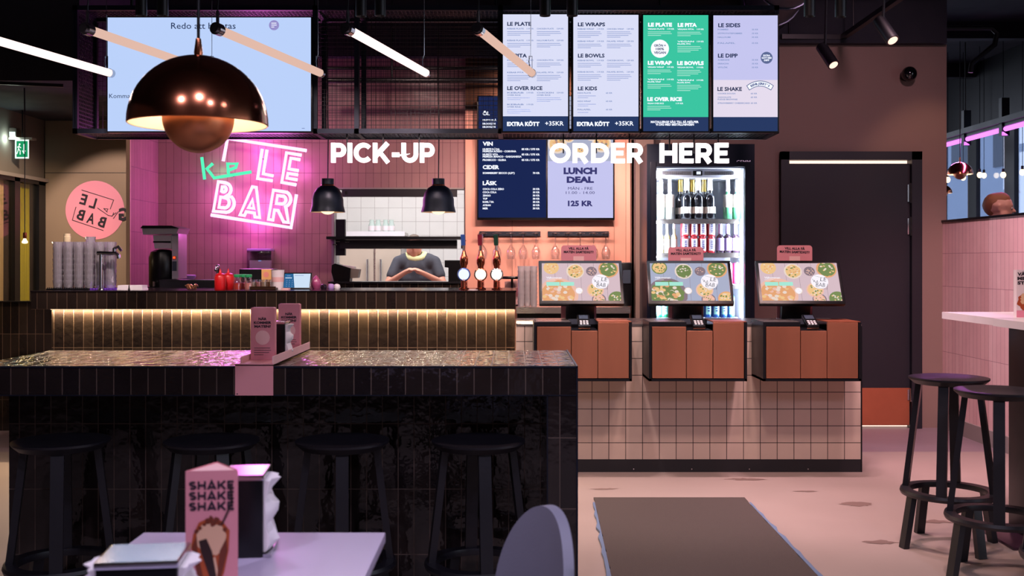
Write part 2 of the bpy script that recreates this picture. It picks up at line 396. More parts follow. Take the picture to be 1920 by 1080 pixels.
# wall with the service door
m = MB('beige_wall')
x0, x1 = X(1462, WY), X(1725, WY); zt = Z(285, WY)
m.box(0.925, x0, WY, WY + .14, 0, 2.91); m.box(x1, 3.27, WY, WY + .14, 0, 2.91); m.box(x0, x1, WY, WY + .14, zt, 2.91)
struct('wall_service', m, smooth=0)
m = MB('grey_wall'); m.box(0.92, 3.4, WY + .5, WY + .55, 0, 2.9); struct('wall_beyond', m, smooth=0)
# rose-tiled back wall with the kitchen hatch
TY = 8.4
hx0, hx1, hz0, hz1 = X(622, TY), X(873, TY), Z(538, TY), Z(352, TY)
m = MB('tile_rose')
m.box(-2.785, hx0, TY, TY + .12, 0, 2.86); m.box(hx0, hx1, TY, TY + .12, hz1, 2.86); m.box(hx0, hx1, TY, TY + .12, 0, hz0)
m.box(-2.81, -2.785, 7.79, TY + .12, 0, 2.86)
m.box(-2.812, -2.783, 7.772, 7.79, 0, 2.86, 'trim_cream')
struct('wall_tiled', m, smooth=0)
m = MB('pale_trim'); t_ = .02
m.box(hx0, hx0 + t_, TY - .01, TY + .12, hz0, hz1); m.box(hx1 - .012, hx1, TY - .01, TY + .12, hz0, hz1); m.box(hx0, hx1, TY - .01, TY + .12, hz1 - .012, hz1); m.box(hx0, hx1, TY - .06, TY + .14, hz0 - .05, hz0, 'tile_black_low')
struct('trim_1', m, smooth=0)
m = MB('copper_wall'); m.box(-0.365, 0.94, TY - .05, TY + .1, 0, 2.45); m.box(-0.365, 0.94, TY - .05, TY + .1, 2.45, 2.86, 'brass_dark')
for px in (960, 1150, 1172): m.box(X(px, TY), X(px, TY) + .002, TY - .052, TY - .05, 0, 2.45, 'brass_dark')
struct('wall_copper', m, smooth=0)
m = MB('beige_wall'); m.box(0.925, 0.94 + .12, 7.98, TY, 0, 2.91); struct('wall_pier', m, smooth=0)
# decal wall and side wall on the left
m = MB('tan_wall'); m.box(-4.1, -2.812, 9.0, 9.1, 0, 2.5); m.box(-4.1, -2.812, 8.997, 9.0, Z(324, 9) - .002, Z(324, 9) + .002, 'black_paint'); struct('wall_decal', m, smooth=0)
SX = -3.94
m = MB('grey_wall'); m.box(SX - .12, SX, 8.985, 9.0, 0, 2.5); m.box(SX - .12, SX, 5.5, 9.0, 1.955, 2.5); m.box(SX - .12, SX, 5.5, 7.4, 0, 1.955)
struct('wall_left', m, smooth=0)
m = MB('pale_trim'); m.box(SX, SX + .03, 5.5, 9.0, 1.93, 1.958); struct('trim_2', m, smooth=0)
m = MB('tile_black_low'); m.box(-6, -2.90, 7.96, 8.06, 0, 0.964); m.box(-6, -2.9, 7.95, 8.07, 0.958, 0.966, 'black_metal'); struct('wall_low', m, smooth=0)
# kitchen beyond the hatch
m = MB('tile_kitchen'); m.box(-2.75, 0.5, 11.5, 11.6, 0, 2.7); m.box(-2.75, -2.65, 8.6, 11.5, 0, 2.7); m.box(0.4, 0.5, 8.6, 11.5, 0, 2.7)
struct('wall_kitchen', m, smooth=0)
m = MB('white_paint'); m.box(-2.75, .5, 8.53, 11.6, 2.7, 2.75); struct('ceiling_kitchen', m, smooth=0)
# half wall of blush tiles on the right
RX = 3.27
m = MB('tile_blush'); m.box(RX, RX + .14, 3.6, WY, 0.13, 1.56); m.box(RX, RX + .14, 3.6, WY, 0, 0.13)
m.box(RX - .01, RX + .15, 3.6, WY + .05, 1.56, 1.575, 'black_metal'); struct('wall_right', m, smooth=0)
m = MB('pale_trim'); m.box(RX - .015, RX, 7.0, WY, 0, 0.11); struct('baseboard_right', m, smooth=0)
m = MB('beige_wall'); m.box(RX, RX + .03, WY, WY + .14, 1.57, 2.91); struct('trim_3', m, smooth=0)
# window wall of the next room
WX = 5.0
ys = [8.87 + .87 * k for k in range(7)]
m = MB('black_metal')
m.box(WX, WX + .12, 5.0, 14.5, 0, 0.5); m.box(WX, WX + .12, 5.0, 14.5, 2.72, 3.4)
for y in ys: m.box(WX - .005, WX + .04, y, y + .20, 0.5, 2.72)
m.box(WX, WX + .12, 5.0, 8.87, 0.5, 2.72)
struct('wall_windows', m, smooth=0)
i = 2
for a, b in zip(ys, ys[1:]):
    m = MB('glass_window'); m.box(WX + .02, WX + .026, a + .20, b, 0.5, 2.72)
    m.box(WX + .0, WX + .02, a + .20, a + .225, .5, 2.72, 'pale_trim')
    o = struct('window_%d' % i, m, smooth=0); i += 1
m = MB('grey_wall'); m.box(3.41, 5.12, 14.4, 14.5, 0, 3.4); struct('wall_far', m, smooth=0)
mat('facade', '#aab4c4', 0.8, var=0.06); mat('facade_win', '#39424f', 0.25)
m = MB('facade'); m.box(10.5, 10.8, 6, 40, -0.5, 4.2)
for k in range(14):
    m.box(10.46, 10.5, 9 + k * 2.2, 10.0 + k * 2.2, 3.3, 4.1, 'facade_win'); m.box(10.44, 10.5, 8.9 + k * 2.2, 10.1 + k * 2.2, 1.95, 2.05, 'pale_trim')
solo('neighbouring_building', m, 'pale blue-grey building facade seen through the tall windows behind the blush half wall', 'building', smooth=0)

# ------------------------------------------------------------------ service door
m = MB('door_paint'); fw = .062
d0, d1 = x0, x1; fr = MB('door_paint')
fr.box(d0, d0 + fw, WY - .045, WY + .12, 0, zt); fr.box(d1 - fw * 1.25, d1, WY - .045, WY + .12, 0, zt); fr.box(d0, d1, WY - .045, WY + .12, zt - fw, zt)
door = bpy.data.objects.new('door_1', fr.mesh('door_1', smooth=0)); C.objects.link(door); door['kind'] = 'structure'
lz0, lz1 = Z(800, WY) + .012, Z(306, WY)
lx0, lx1 = d0 + fw + .008, d1 - fw * 1.25 - .004
m = MB('door_paint'); m.box(lx0, lx1, WY - .01, WY + .04, lz0, lz1 - .004); part('door_leaf', m, door, smooth=0)
m = MB('copper_plate'); m.box(X(1500, WY), lx1 - .004, WY - .014, WY - .01, lz0 + .003, Z(727, WY)); part('kick_plate', m, door, 'copper kick plate', smooth=0)
for a, b in ((344, 381), (407, 442), (727, 752)):
    m = MB('chrome'); m.cyl((lx1 + .004, WY - .03, Z(b, WY)), (lx1 + .004, WY - .03, Z(a, WY)), .011, seg=10); m.box(lx1 - .02, lx1 + .02, WY - .022, WY - .012, Z(b, WY) + .01, Z(a, WY) - .01)
    part('hinge', m, door, 'chrome hinge')
glow('gap_light', '#ffd9c4', 1.6)
m = MB('gap_light'); m.box(lx0, lx1, WY + .045, WY + .06, lz1 - .004, zt - fw); m.box(d0 + fw, lx0, WY + .045, WY + .06, .02, zt - fw); m.box(lx0, lx1, WY + .045, WY + .06, .004, lz0)
part('light_strip', m, door, 'glowing strip of light around the closed leaf', smooth=0)

# ------------------------------------------------------------------ window and curtains in the left wall
win = bpy.data.objects.new('window_1', MB('black_metal').box(SX - .1, SX + .012, 7.4, 7.46, 0, 1.955).box(SX - .1, SX + .012, 8.43, 8.52, 0, 1.955).box(SX - .1, SX + .012, 8.86, 8.985, 0, 1.955).box(SX - .1, SX + .012, 7.4, 8.985, 1.90, 1.93).mesh('window_1', smooth=0)); C.objects.link(win); win['kind'] = 'structure'
m = MB('glass_plain'); m.box(SX - .016, SX - .012, 7.46, 8.42, 0, 1.9); m.box(SX - .016, SX - .012, 8.54, 8.86, 0, 1.9); part('pane', m, win, smooth=0)
mat('curtain_cream', '#cdae7e', 0.9, var=0.15, scale=4, stretch=(1, 6, .4), emit='#7a5a30', es=0.0); mat('curtain_yellow', '#a79a1e', 0.9, var=0.3, scale=4, stretch=(1, 6, .4))
def curtain(y0, y1, mt, lab, z1=1.9):
    m = MB(mt); n = 60; vs = []; fs = []
    for i in range(n + 1):
        y = y0 + (y1 - y0) * i / n; dx = .014 * math.sin(i * 1.25) + .006 * math.sin(i * .5 + 1)
        for z in (0.05, 0.7, 1.3, z1): vs.append((SX - .06 + dx * (1.1 - .3 * z), y, z))
    for i in range(n):
        for k in range(3): fs.append((i * 4 + k, i * 4 + 4 + k, i * 4 + 5 + k, i * 4 + 1 + k))
    o = len(vs); vs += [(v[0] - .012, v[1], v[2]) for v in vs]; fs += [tuple(o + q for q in f[::-1]) for f in fs]
    m.add(vs, fs); m.cyl((SX - .06, y0 - .03, z1 + .01), (SX - .06, y1 + .03, z1 + .01), .01, m='black_metal'); solo('curtain', m, lab, 'curtain', smooth=80)
curtain(7.48, 8.40, 'curtain_cream', 'cream curtain at the edge window, beside the dark window post')
curtain(8.54, 8.85, 'curtain_yellow', 'narrow yellow curtain between dark posts, behind the hanging bare bulb')
m = MB('grey_wall'); m.box(SX - .22, SX - .14, 6.8, 9.2, 0, 2.4); struct('wall_outer', m, smooth=0)

# ------------------------------------------------------------------ wall decal: pink disc with the mirrored logo
mat('decal_pink', '#e690a8', 0.5, var=0.03)
P = picture(9.0, .004); s3 = 2.843
def c5(u, v): return (u / s3, 240 + v / s3)
m = MB('decal_pink', P); cx, cy = c5(507, 438); m.disc(cx, cy, 55.2, 'decal_pink', 0, seg=48)
solo_lines = [[(438, 331), (607, 384), (589, 432)], [(406, 422), (387, 491), (551, 546)], [(522, 427), (578, 466), (600, 470), (607, 452)], [(573, 449), (555, 430), (577, 432), (570, 446)], [(632, 446), (606, 483)], [(620, 452), (597, 470)]]
for L in solo_lines: m.line([c5(*q) for q in L], 1.25, 'ink', .002)
r15 = math.radians(16)
for ch, u, v in (('E', 447, 381), ('L', 497, 400)):
    a, b = c5(u, v); m.text(ch, a, b, 20, 12, 'ink', .002, .03, 'C', rot=r15, mir=True)
for ch, u, v in (('B', 432, 463), ('A', 487, 482), ('B', 545, 501)):
    a, b = c5(u, v); m.text(ch, a, b, 20, 14, 'ink', .002, .03, 'C', rot=r15, mir=True)
a, b = c5(664, 460); m.text('G', a, b, 24, 21, 'ink', .003, .05, 'C', mir=True)
solo('wall_logo', m, 'pink round wall sticker with the mirrored black LE BAB lettering', 'sign', smooth=0)
# ------------------------------------------------------------------ front bar
BX0, BX1, BY0, BY1, BZ = -1.886, 0.2245, 3.68, 4.36, 0.90
bar = thing('bar_counter', 'long counter clad in glossy black tiles with stools pushed under it', 'bar counter', ((BX0 + BX1) / 2, (BY0 + BY1) / 2, 0))
m = MB('tile_black'); m.box(BX0, BX1, BY0, BY1, BZ - .0975, BZ - .002); m.box(BX0, BX1, BY0, BY1, BZ - .002, BZ, 'tile_black_top'); part('countertop', m, bar, smooth=0)
m = MB('tile_black'); m.box(BX0, BX1 - .1015, 4.0, BY1 - .02, 0, BZ - .0975); part('front_panel', m, bar, smooth=0)
m = MB('tile_black'); m.box(BX1 - .1015, BX1, BY0, BY1 - .02, 0, BZ - .0975); part('end_panel', m, bar, smooth=0)
m = MB('navy_metal')
m.box(BX0, BX1 + .003, BY0 - .003, BY0 + .004, BZ - .004, BZ + .003); m.box(BX1 - .003, BX1 + .003, BY0, BY1, BZ - .004, BZ + .003); m.box(BX0, BX1, BY0 - .003, BY0 + .004, BZ - .1005, BZ - .0965); m.box(BX1 - .003, BX1 + .003, BY0 - .003, BY0 + .004, 0, BZ)
m.box(BX1 - .1045, BX1 - .1005, BY0 - .003, BY0 + .004, 0, BZ - .0975); part('edge_profile', m, bar, smooth=0)

# ------------------------------------------------------------------ rear counter with the lit front
RX0, RX1, RY, RZ = X(58, 6.6), X(967, 6.6), 6.6, 1.0825
rear = thing('serving_counter', 'black tiled serving counter with a warm light strip under its top, below the neon sign', 'counter', ((RX0 + RX1) / 2, 7.0, 0))
m = MB('tile_black_low'); m.box(RX0, RX1, RY, RY + .02, RZ - .115, RZ - .008); m.box(RX0, RX1, RY + .02, 7.35, RZ - .115, RZ - .008, 'black_metal'); m.box(RX0 - .003, RX1 + .003, RY - .004, 7.35, RZ - .008, RZ, 'dark_top'); part('countertop', m, rear, smooth=0)
m = MB('tile_black_low'); m.box(X(97, 6.7), RX1 - .005, 6.7, 7.3, 0, RZ - .115); part('front_panel', m, rear, smooth=0)
m = MB('steel'); m.box(-2.78, -.38, 7.36, 8.1, .92, .9615); m.box(-2.78, -.38, 7.40, 8.1, 0, .92, 'black_metal'); part('work_shelf', m, rear, smooth=0)
glow('strip_warm', '#ffdcb0', 2.2)
m = MB('strip_warm'); m.box(X(97, 6.7), RX1 - .01, 6.682, 6.698, RZ - .1205, RZ - .115); part('light_strip', m, rear, smooth=0)
for k in range(4):
    xc = -2.6 + k * .78
    light('AREA', 'counter_strip_light', (xc, 6.6885, RZ - .1225), 15.0, (1.0, 0.74, 0.45), (xc, 6.689, 0), .78, .012)

# ------------------------------------------------------------------ order counter in white tiles
OX0, OX1, OY, OZ = 0.025, 2.096, 6.4, 0.888
oc = thing('order_counter', 'ordering counter faced with square white tiles and dark grout, three tills on top', 'counter', ((OX0 + OX1) / 2, 6.7, 0))
m = MB('tile_white'); m.box(OX0, OX1, OY, 7.0, .074, OZ - .012); part('tiled_body', m, oc, smooth=0)
m = MB('black_paint'); m.box(OX0, OX1 - .004, OY - .002, 7.0, 0, .0745)
for px in (1188, 1297, 1405, 1515): m.disc(X(px, OY), .018, .004, 'chrome', .0, M=Matrix.Translation((0, OY - .003, 0)) @ FRONT, seg=8)
part('kick_board', m, oc, smooth=0)
m = MB('steel'); m.box(OX0, OX1, OY - .004, 7.06, OZ - .012, OZ); part('worktop', m, oc, smooth=0)
m = MB('black_metal'); m.box(OX1 - .004, OX1 + .004, OY - .004, 7.0, 0, OZ - .012); part('edge_profile', m, oc, smooth=0)

# copper fronted till boxes hung on the counter
KY = 6.1
def till_box(xl, label):
    W = .561; kb = thing('till_box', label, 'till box', (xl + W / 2, 6.25, .578), 'copper till boxes')
    z0, z1 = .578, .916; t = .014
    m = MB('black_metal'); y1 = OY - .003
    m.box(xl, xl + t, KY, y1, z0, z1); m.box(xl + W - t, xl + W, KY, y1, z0, z1); m.box(xl, xl + W, KY, y1, z0, z0 + t); m.box(xl + t, xl + W - t, y1 - .012, y1, z0, z1 - .03)
    m.box(xl + t, xl + .214, KY + .003, y1, z1 - .022, z1); m.box(xl + .214, xl + .366, KY + .02, y1, z1 - .052, z1 - .046)
    part('carcass', m, kb, smooth=0)
    for nm, a, b, top in (('copper_panel', .018, .212, z1 - .026), ('copper_panel', .216, .364, z1 - .05), ('copper_panel', .368, W - .018, z1 - .002)):
        m = MB('copper_brushed'); m.box(xl + a, xl + b, KY + .002, KY + .02, z0 + .017, top, b=.0015); part(nm, m, kb, smooth=0)
    m = MB('steel'); m.box(xl + t, xl + .21, KY + .02, OY - .006, z1, z1 + .003); m.box(xl + .37, xl + W - .004, KY + .004, OY - .006, z1 - .001, z1 + .004, 'copper_plate'); part('lid', m, kb, smooth=0)
    return kb, xl
TILL = [(X(1001, KY), 'copper fronted till box, third from the dark door, beside the bar corner'), (X(1217, KY), 'copper fronted till box in the middle, under the screen in front of the fridge'), (X(1431, KY), 'copper fronted till box nearest the dark door')]
for xl, lb in TILL: till_box(xl, lb)
CARD = ['in the copper box beside the bar corner', 'in the middle copper box, before the fridge', 'in the copper box by the dark door']
for (xl, _), where in zip(TILL, CARD):
    ct = thing('card_terminal', 'small black card terminal ' + where, 'card terminal', (xl + .29, KY + .07, .878), 'card terminals')
    T = Matrix.Translation((xl + .29, KY + .075, .914)) @ Matrix.Rotation(.45, 4, 'X')
    m = MB('black_plastic'); m.box(-.036, .036, -.07, .07, -.012, .012, M=T, b=.007); part('body', m, ct)
    m = MB('facade_win'); m.box(-.026, .026, .012, .055, .012, .0135, M=T); part('display', m, ct, smooth=0)
    m = MB('white_card')
    for a in range(3):
        for b in range(3): m.box(-.024 + a * .018, -.012 + a * .018, -.055 + b * .018, -.046 + b * .018, .012, .0145, M=T)
    part('keypad', m, ct, smooth=0)

# ------------------------------------------------------------------ touch screens
glow('scr_wood', '#cfb6be', 1.1, .06); glow('scr_warm', '#f0bfae', 1.0, .1); glow('scr_pale', '#ecd9cc', 1.0); glow('scr_yellow', '#f0c58c', 1.0, .1); glow('scr_green', '#83975f', .85, .3); glow('scr_dark', '#94808a', .9, .2)
glow('scr_grey', '#a9aec6', 1.05, .08); glow('scr_mint', '#a5e4d2', 1.05); glow('scr_white', '#f2ecf4', 1.1); glow('scr_navy', '#2b2a4a', .6); glow('scr_orange', '#e8a878', 1.0, .2)
def screen_art(m, W, H, cool):
    """start picture: dishes on a pale table, greeting, two buttons, logo disc; u 0..1 right, v 0..1 down"""
    m.clip = True; rnd = random.Random(5 + cool); T = Matrix(((W, 0, 0, -W / 2), (0, -H, 0, H / 2), (0, 0, 1, 0), (0, 0, 0, 1)))
    asp = W / H
    m.rect(0, 0, 1, 1, 'scr_grey' if cool else 'scr_wood', 0, T)
    for k in range(1, 6): m.rect(k / 6, 0, k / 6 + .003, 1, 'scr_dark', .0004, T)
    def bowl(u, v, r, rim, fill, bits, nb=26):
        m.disc(u, v, r, rim, .0008, T, ry=r * asp); m.disc(u, v, r * .84, fill, .0012, T, ry=r * .84 * asp, jit=.06)
        for _ in range(nb):
            a = rnd.uniform(0, 2 * PI); d = r * .75 * rnd.random() ** .5
            m.disc(u + d * math.cos(a), v + d * math.sin(a) * asp, r * .11, bits[rnd.randrange(len(bits))], .0014 + rnd.random() * .0003, T, ry=r * .09 * asp, seg=7)
    g = 'scr_green'; y = 'scr_yellow'; o = 'scr_orange'
    bowl(.12, .12, .10, y if not cool else g, y, [y, o, 'scr_pale'] if not cool else [y, g]); bowl(.43, .22, .115, 'scr_pale', y if not cool else g, [y, 'scr_pale', g, o] if not cool else [g, 'scr_pale', g])
    bowl(.64, .22, .07, 'scr_dark', 'scr_dark', ['scr_dark', 'scr_warm']); bowl(.86, .16, .13, 'scr_orange', g, [g, 'scr_pale', y]); bowl(.68, .72, .11, 'scr_warm', y, [y, g, 'scr_pale'])
    bowl(.20, .86, .26, 'scr_warm' if not cool else 'scr_dark', o if not cool else g, [o, 'scr_pale', y, 'scr_warm'] if not cool else [g, 'scr_pale', y, o], 60); bowl(.47, .74, .05, 'scr_pale', 'scr_white', ['scr_pale'], 4)
    bowl(.72, .97, .09, 'scr_dark', 'scr_warm', ['scr_warm', g, o]); bowl(.95, .95, .11, g if not cool else 'scr_orange', g if not cool else y, [g, 'scr_pale', y])
    m.text('V\u00e4lkommen', .055, .395, .055, .2, 'scr_white', .002, .02, M=T)
    m.rect(.055, .45, .17, .458, 'scr_white', .002, T)
    m.rect(.055, .51, .225, .61, 'scr_mint', .002, T); m.rect(.235, .51, .41, .61, 'scr_mint', .002, T)
    m.disc(.75, .50, .11, 'scr_white', .002, T, ry=.11 * asp, seg=36)
    m.text('LE', .765, .435, .1, .075, 'scr_navy', .0025, -.008, M=T, rot=.12); m.text('BAB', .70, .58, .1, .115, 'scr_navy', .0025, -.008, M=T, rot=.12)
    m.line([(.665, .43), (.68, .51), (.685, .46), (.70, .53), (.725, .47), (.72, .52), (.75, .51)], .004, 'scr_navy', .0025, T)
    m.line([(.70, .35), (.84, .42)], .004, 'scr_navy', .0025, T); m.line([(.70, .66), (.83, .70), (.845, .56)], .004, 'scr_navy', .0025, T)
def touch_screen(xc, cool, label, yaw):
    base = Vector((xc, 6.45, OZ)); ts = thing('touch_screen', label, 'touch screen', base, 'ordering touch screens')
    T = Matrix.Translation((xc, 6.33, 1.142)) @ Matrix.Rotation(yaw, 4, 'Z') @ Matrix.Rotation(-math.radians(33), 4, 'X') @ FRONT
    m = MB('black_plastic', T); m.box(-.25, .25, -.152, .152, -.03, 0, b=.006); part('monitor', m, ts)
    m = MB('scr_wood', T); m.rect(-.233, -.13, .233, .135, 'black_plastic', -.0006)
    screen_art(m, .462, .262, cool)
    o = part('screen', m, ts, 'lit screen showing dishes, a greeting and a round white logo', smooth=0, fix=False); o.location += T.to_3x3() @ Vector((0, 0, .0012))
    m = MB('black_plastic'); m.bar((xc, 6.45, .90), (xc, 6.41, 1.10), .17, .05); m.bar((xc, 6.40, 1.04), (xc, 6.37, 1.15), .12, .04); part('stand', m, ts, smooth=0)
    m = MB('white_paint'); m.prism([(-.115, -.10), (.115, -.10), (.10, .12), (-.10, .12)], 0, .012, M=Matrix.Translation((xc, 6.50, OZ))); m.prism([(-.115, -.10), (.115, -.10), (.085, .05), (-.085, .05)], .012, .03, M=Matrix.Translation((xc, 6.50, OZ))); part('foot', m, ts, smooth=0)
    return ts
SCR = [(X(1090, 6.3), 0, 'tilted touch screen with a warm food picture, in front of the stacked glasses', 0.0), (X(1295, 6.3), 1, 'tilted touch screen with a cooler greenish food picture, in front of the bright fridge', -.05), (X(1502, 6.3), 0, 'tilted touch screen with a warm food picture, in front of the dark door', -.06)]
for a in SCR: touch_screen(*a)
for px, py, r, where in ((1085, 474, .01, 'rising behind the screen before the hanging wine glasses'), (1286, 477, .0, 'rising behind the screen before the fridge'), (1490, 474, .03, 'rising behind the screen before the dark door')):
    D = 6.47; cs = thing('counter_card', 'pink counter card with rounded top ' + where, 'card', (X(px, D), D + .02, OZ), 'pink cards behind the screens')
    T = picture(D)
    m = MB('pink_card', T); w2 = 33; pts = []
    for cx, cy, a0 in ((w2 - 6, -8, -90), (-w2 + 6, -8, 180)):
        pts += [(px + cx + 6 * math.cos(math.radians(a0 + k * 22.5)), py + cy + 6 * math.sin(math.radians(a0 + k * 22.5))) for k in range(5)]
    pts = [(px + w2, 596.5), ] + pts[0:5][::-1] + pts[5:10][::-1] + [(px - w2, 596.5)]
    m.prism(pts, -.004, 0); part('card_panel', m, cs, smooth=0)
    m = MB('ink', T); m.text('VILL ALLA F\u00c5', px, py - 8, 4.6, 38, 'ink', .001, .04, 'C', rot=r); m.text('MATEN SAMTIDIGT?', px, py - 1.5, 4.6, 56, 'ink', .001, .04, 'C', rot=r); m.rect(px - 10, py + 6.5, px + 10, py + 16, 'pale_card', .001)
    part('printing', m, cs, 'dark printed lettering', smooth=0, fix=False)
# ------------------------------------------------------------------ overhead screen cage
CY0, CY1 = 6.35, 6.68
cx0, cx1 = X(136, CY0), X(1461, CY0); cz0, cz1 = Z(250, CY0), Z(10, CY0)
cage = thing('screen_cage', 'dark hanging metal cage of wire mesh that carries the menu screens', 'screen cage', ((cx0 + cx1) / 2, (CY0 + CY1) / 2, cz0))
m = MB('navy_metal'); b = .028
for y in (CY0, CY1 - b):
    m.box(cx0, cx1, y, y + b, cz0, cz0 + b); m.box(cx0, cx1, y, y + b, cz1 - b, cz1)
    for px in (136, 586, 664, 934, 1452): x = min(X(px, CY0), cx1 - b); m.box(x, x + b, y, y + b, cz0, cz1)
for px in (136, 586, 664, 934, 1452):
    x = min(X(px, CY0), cx1 - b)
    for z in (cz0, cz1 - b): m.box(x, x + b, CY0, CY1, z, z + b)
part('frame', m, cage, smooth=0)
def wires(x0, x1, z0, z1, y, p, m, t=.0014):
    n = int((x1 - x0) / p)
    for i in range(n + 1): m.box(x0 + i * p - t, x0 + i * p + t, y, y + .003, z0, z1)
    for i in range(int((z1 - z0) / p) + 1): m.box(x0, x1, y, y + .003, z0 + i * p - t, z0 + i * p + t)
m = MB('black_metal'); wires(X(600, CY0), X(934, CY0), cz0 + b, cz1 - b, CY0 + .012, .0235, m, .0009); part('front_mesh', m, cage, smooth=0)
m = MB('black_metal'); wires(cx0 + b, cx1 - b, cz0 + b, cz1 - b, CY1 - .014, .0305, m, .001); part('back_mesh', m, cage, smooth=0)
def expanded(z, m):
    n = int((cx1 - cx0) / .024)
    for i in range(n):
        x = cx0 + i * .024
        m.box(x, x + .006, CY0 + b, CY1 - b, z, z + .003)
    for k in range(9): m.box(cx0, cx1, CY0 + b + k * .033, CY0 + b + k * .033 + .012, z, z + .003)
m = MB('navy_metal'); expanded(cz0 + .008, m); part('bottom_mesh', m, cage, smooth=0)
m = MB('navy_metal'); expanded(cz1 - .012, m); part('top_mesh', m, cage, smooth=0)
for nm, x in (('side_mesh', cx0 + .012), ('side_mesh', cx1 - .015)):
    m = MB('navy_metal')
    for k in range(32): z = cz0 + k * (cz1 - cz0) / 32; m.box(x, x + .003, CY0, CY1, z, z + .008)
    for k in range(14): y = CY0 + k * .0245; m.box(x, x + .003, y, y + .006, cz0, cz1)
    part(nm, m, cage, smooth=0)
m = MB('black_metal')
for x in (cx0 + .3, -1.2, -.1, .9, cx1 - .2): m.cyl((x, 6.5, cz1), (x, 6.5, 3.4), .01, seg=6)
part('hanger_rod', m, cage)

glow('tv_blue', '#bcd2fb', 1.0, .01); glow('menu_white', '#dcdff8', 1.0, .03); glow('menu_navy', '#2b3d68', .9, .05); glow('menu_green', '#3cc6a2', 1.0, .02); glow('menu_lilac', '#c6c6f0', 1.0, .03); glow('menu_rose', '#e6dcee', 1.0, .03)
mat('scr_ink', '#20305c', .5, emit='#20305c', es=.55); mat('scr_ink_soft', '#8294c8', .5, emit='#8ea2d6', es=.8); glow('scr_dark_ink', '#24345f', .8); glow('scr_soft', '#8c9fd0', .9); glow('scr_lite', '#eef2ff', 1.15); glow('scr_softwhite', '#c3efe2', 1.0); glow('scr_violet', '#9a93cf', .95)
def display(px0, px1, py0, py1, D, label, dep=.04, bez=2.0, grp=None, name='menu_screen'):
    d = thing(name, label, 'screen', (X((px0 + px1) / 2, D), D + dep, Z(py1, D)), grp)
    s = D / F
    m = MB('black_plastic'); m.box(X(px0 - bez, D), X(px1 + bez, D), D, D + dep, Z(py1 + bez, D), Z(py0 - bez, D), b=.004); part('housing', m, d)
    return d, MB('tv_blue', picture(D, .0015))
# pick-up screen
d, m = display(202, 583, 33, 246, 6.30, 'large pale blue screen of the pick-up queue above the neon sign', .05, 2.5, name='queue_screen')
m.rect(202, 33, 583, 246, 'tv_blue')
m.text('Redo att h\u00e4mtas', 321, 48.5, 11.5, 121, 'scr_dark_ink', .001, .004); m.text('Kommande', 205, 180, 8, 58, 'scr_dark_ink', .001, .0)
m.disc(514, 47.5, 9.5, 'scr_violet', .0012); m.stripes(509, 43, 10, 3, 'scr_lite', .002, 3.6, 1.3)
m.stripes(566, 240, 10, 1, 'scr_soft', .001)
part('screen', m, d, smooth=0, fix=False)
def menu_items(m, x, y, name, price, n, wd=44, dark='scr_soft', soft='scr_ink_soft', two=None):
    m.text(name, x, y, 2.7, wd * .62, dark, .001, .03)
    if price: m.text(price, x + wd * .99, y, 2.7, 13, dark, .001, .03, 'R')
    yy = y + 5
    if two: m.text(two, x, yy - .5, 2.7, wd * .5, dark, .001, .03); yy += 4
    if n: m.stripes(x, yy, wd * .9, n, soft, .001, 3.3, 1.0)
WC = 'scr_soft'
# first menu
labs = ['menu screen headed LE PLATE, first of the white ones, behind the slanting tube', 'menu screen headed LE WRAPS, white, beside the green one', 'green menu screen with a round white vegan badge', 'lilac menu screen headed LE SIDES, last one towards the door']
GR = 'menu screens in the cage'
d, m = display(943, 1065, 27, 246, 6.30, labs[0], bez=3, grp=GR); m.rect(943, 27, 1065, 218, 'menu_white'); m.rect(943, 218, 1065, 246, 'menu_navy')
for s, y, wd in (('LE PLATE', 45, 45), ('LE PITA', 104.5, 37), ('LE OVER RICE', 165.5, 66)): m.text(s, 951, y, 7.2, wd, 'scr_dark_ink', .001, .035)
for y, a, b_, n in ((54, 'KEBAB PLATE', 'CHICKEN PLATE', 3), (76, 'KEBAB PLATE', 'HALLOUMI PLATE', 3), (113, 'KEBAB PITA', 'CHICKEN PITA', 3), (136, 'KEBAB PITA', 'FALAFEL PITA', 4)):
    menu_items(m, 951, y, a, '119 KR', n, 50); menu_items(m, 1006.5, y, b_, '129 KR', n, 51)
menu_items(m, 951, 174, 'KEBAB', '119 KR', 2, 50, two='OVER RICE'); menu_items(m, 1006.5, 174, 'CHICKEN', '129 KR', 3, 51, two='OVER RICE'); menu_items(m, 951, 196, 'KEBAB', '119 KR', 3, 50, two='OVER RICE')
m.text('EXTRA K\u00d6TT', 950.5, 232.5, 8, 61, 'scr_lite', .001, .06); m.text('+35KR', 1022, 231.5, 8, 35, 'scr_lite', .001, .02)
part('screen', m, d, smooth=0, fix=False)
d, m = display(1075, 1197, 28, 246, 6.30, labs[1], bez=3, grp=GR); m.rect(1075, 28, 1197, 218.5, 'menu_white'); m.rect(1075, 218.5, 1197, 246, 'menu_navy')
for s, y, wd in (('LE WRAPS', 46, 51), ('LE BOWLS', 104.5, 50), ('LE KIDS', 166, 36)): m.text(s, 1083.5, y, 7.2, wd, 'scr_dark_ink', .001, .035)
for y, a, b_, n in ((54.5, 'KEBAB WRAP', 'CHICKEN WRAP', 4), (77.5, 'KEBAB WRAP', 'FALAFEL WRAP', 3), (113.5, 'KEBAB BOWL', 'CHICKEN BOWL', 3), (135, 'KEBAB BOWL', 'FALAFEL BOWL', 4)):
    menu_items(m, 1083, y, a, '119 KR', n, 50); menu_items(m, 1138, y, b_, '129 KR', n, 51)
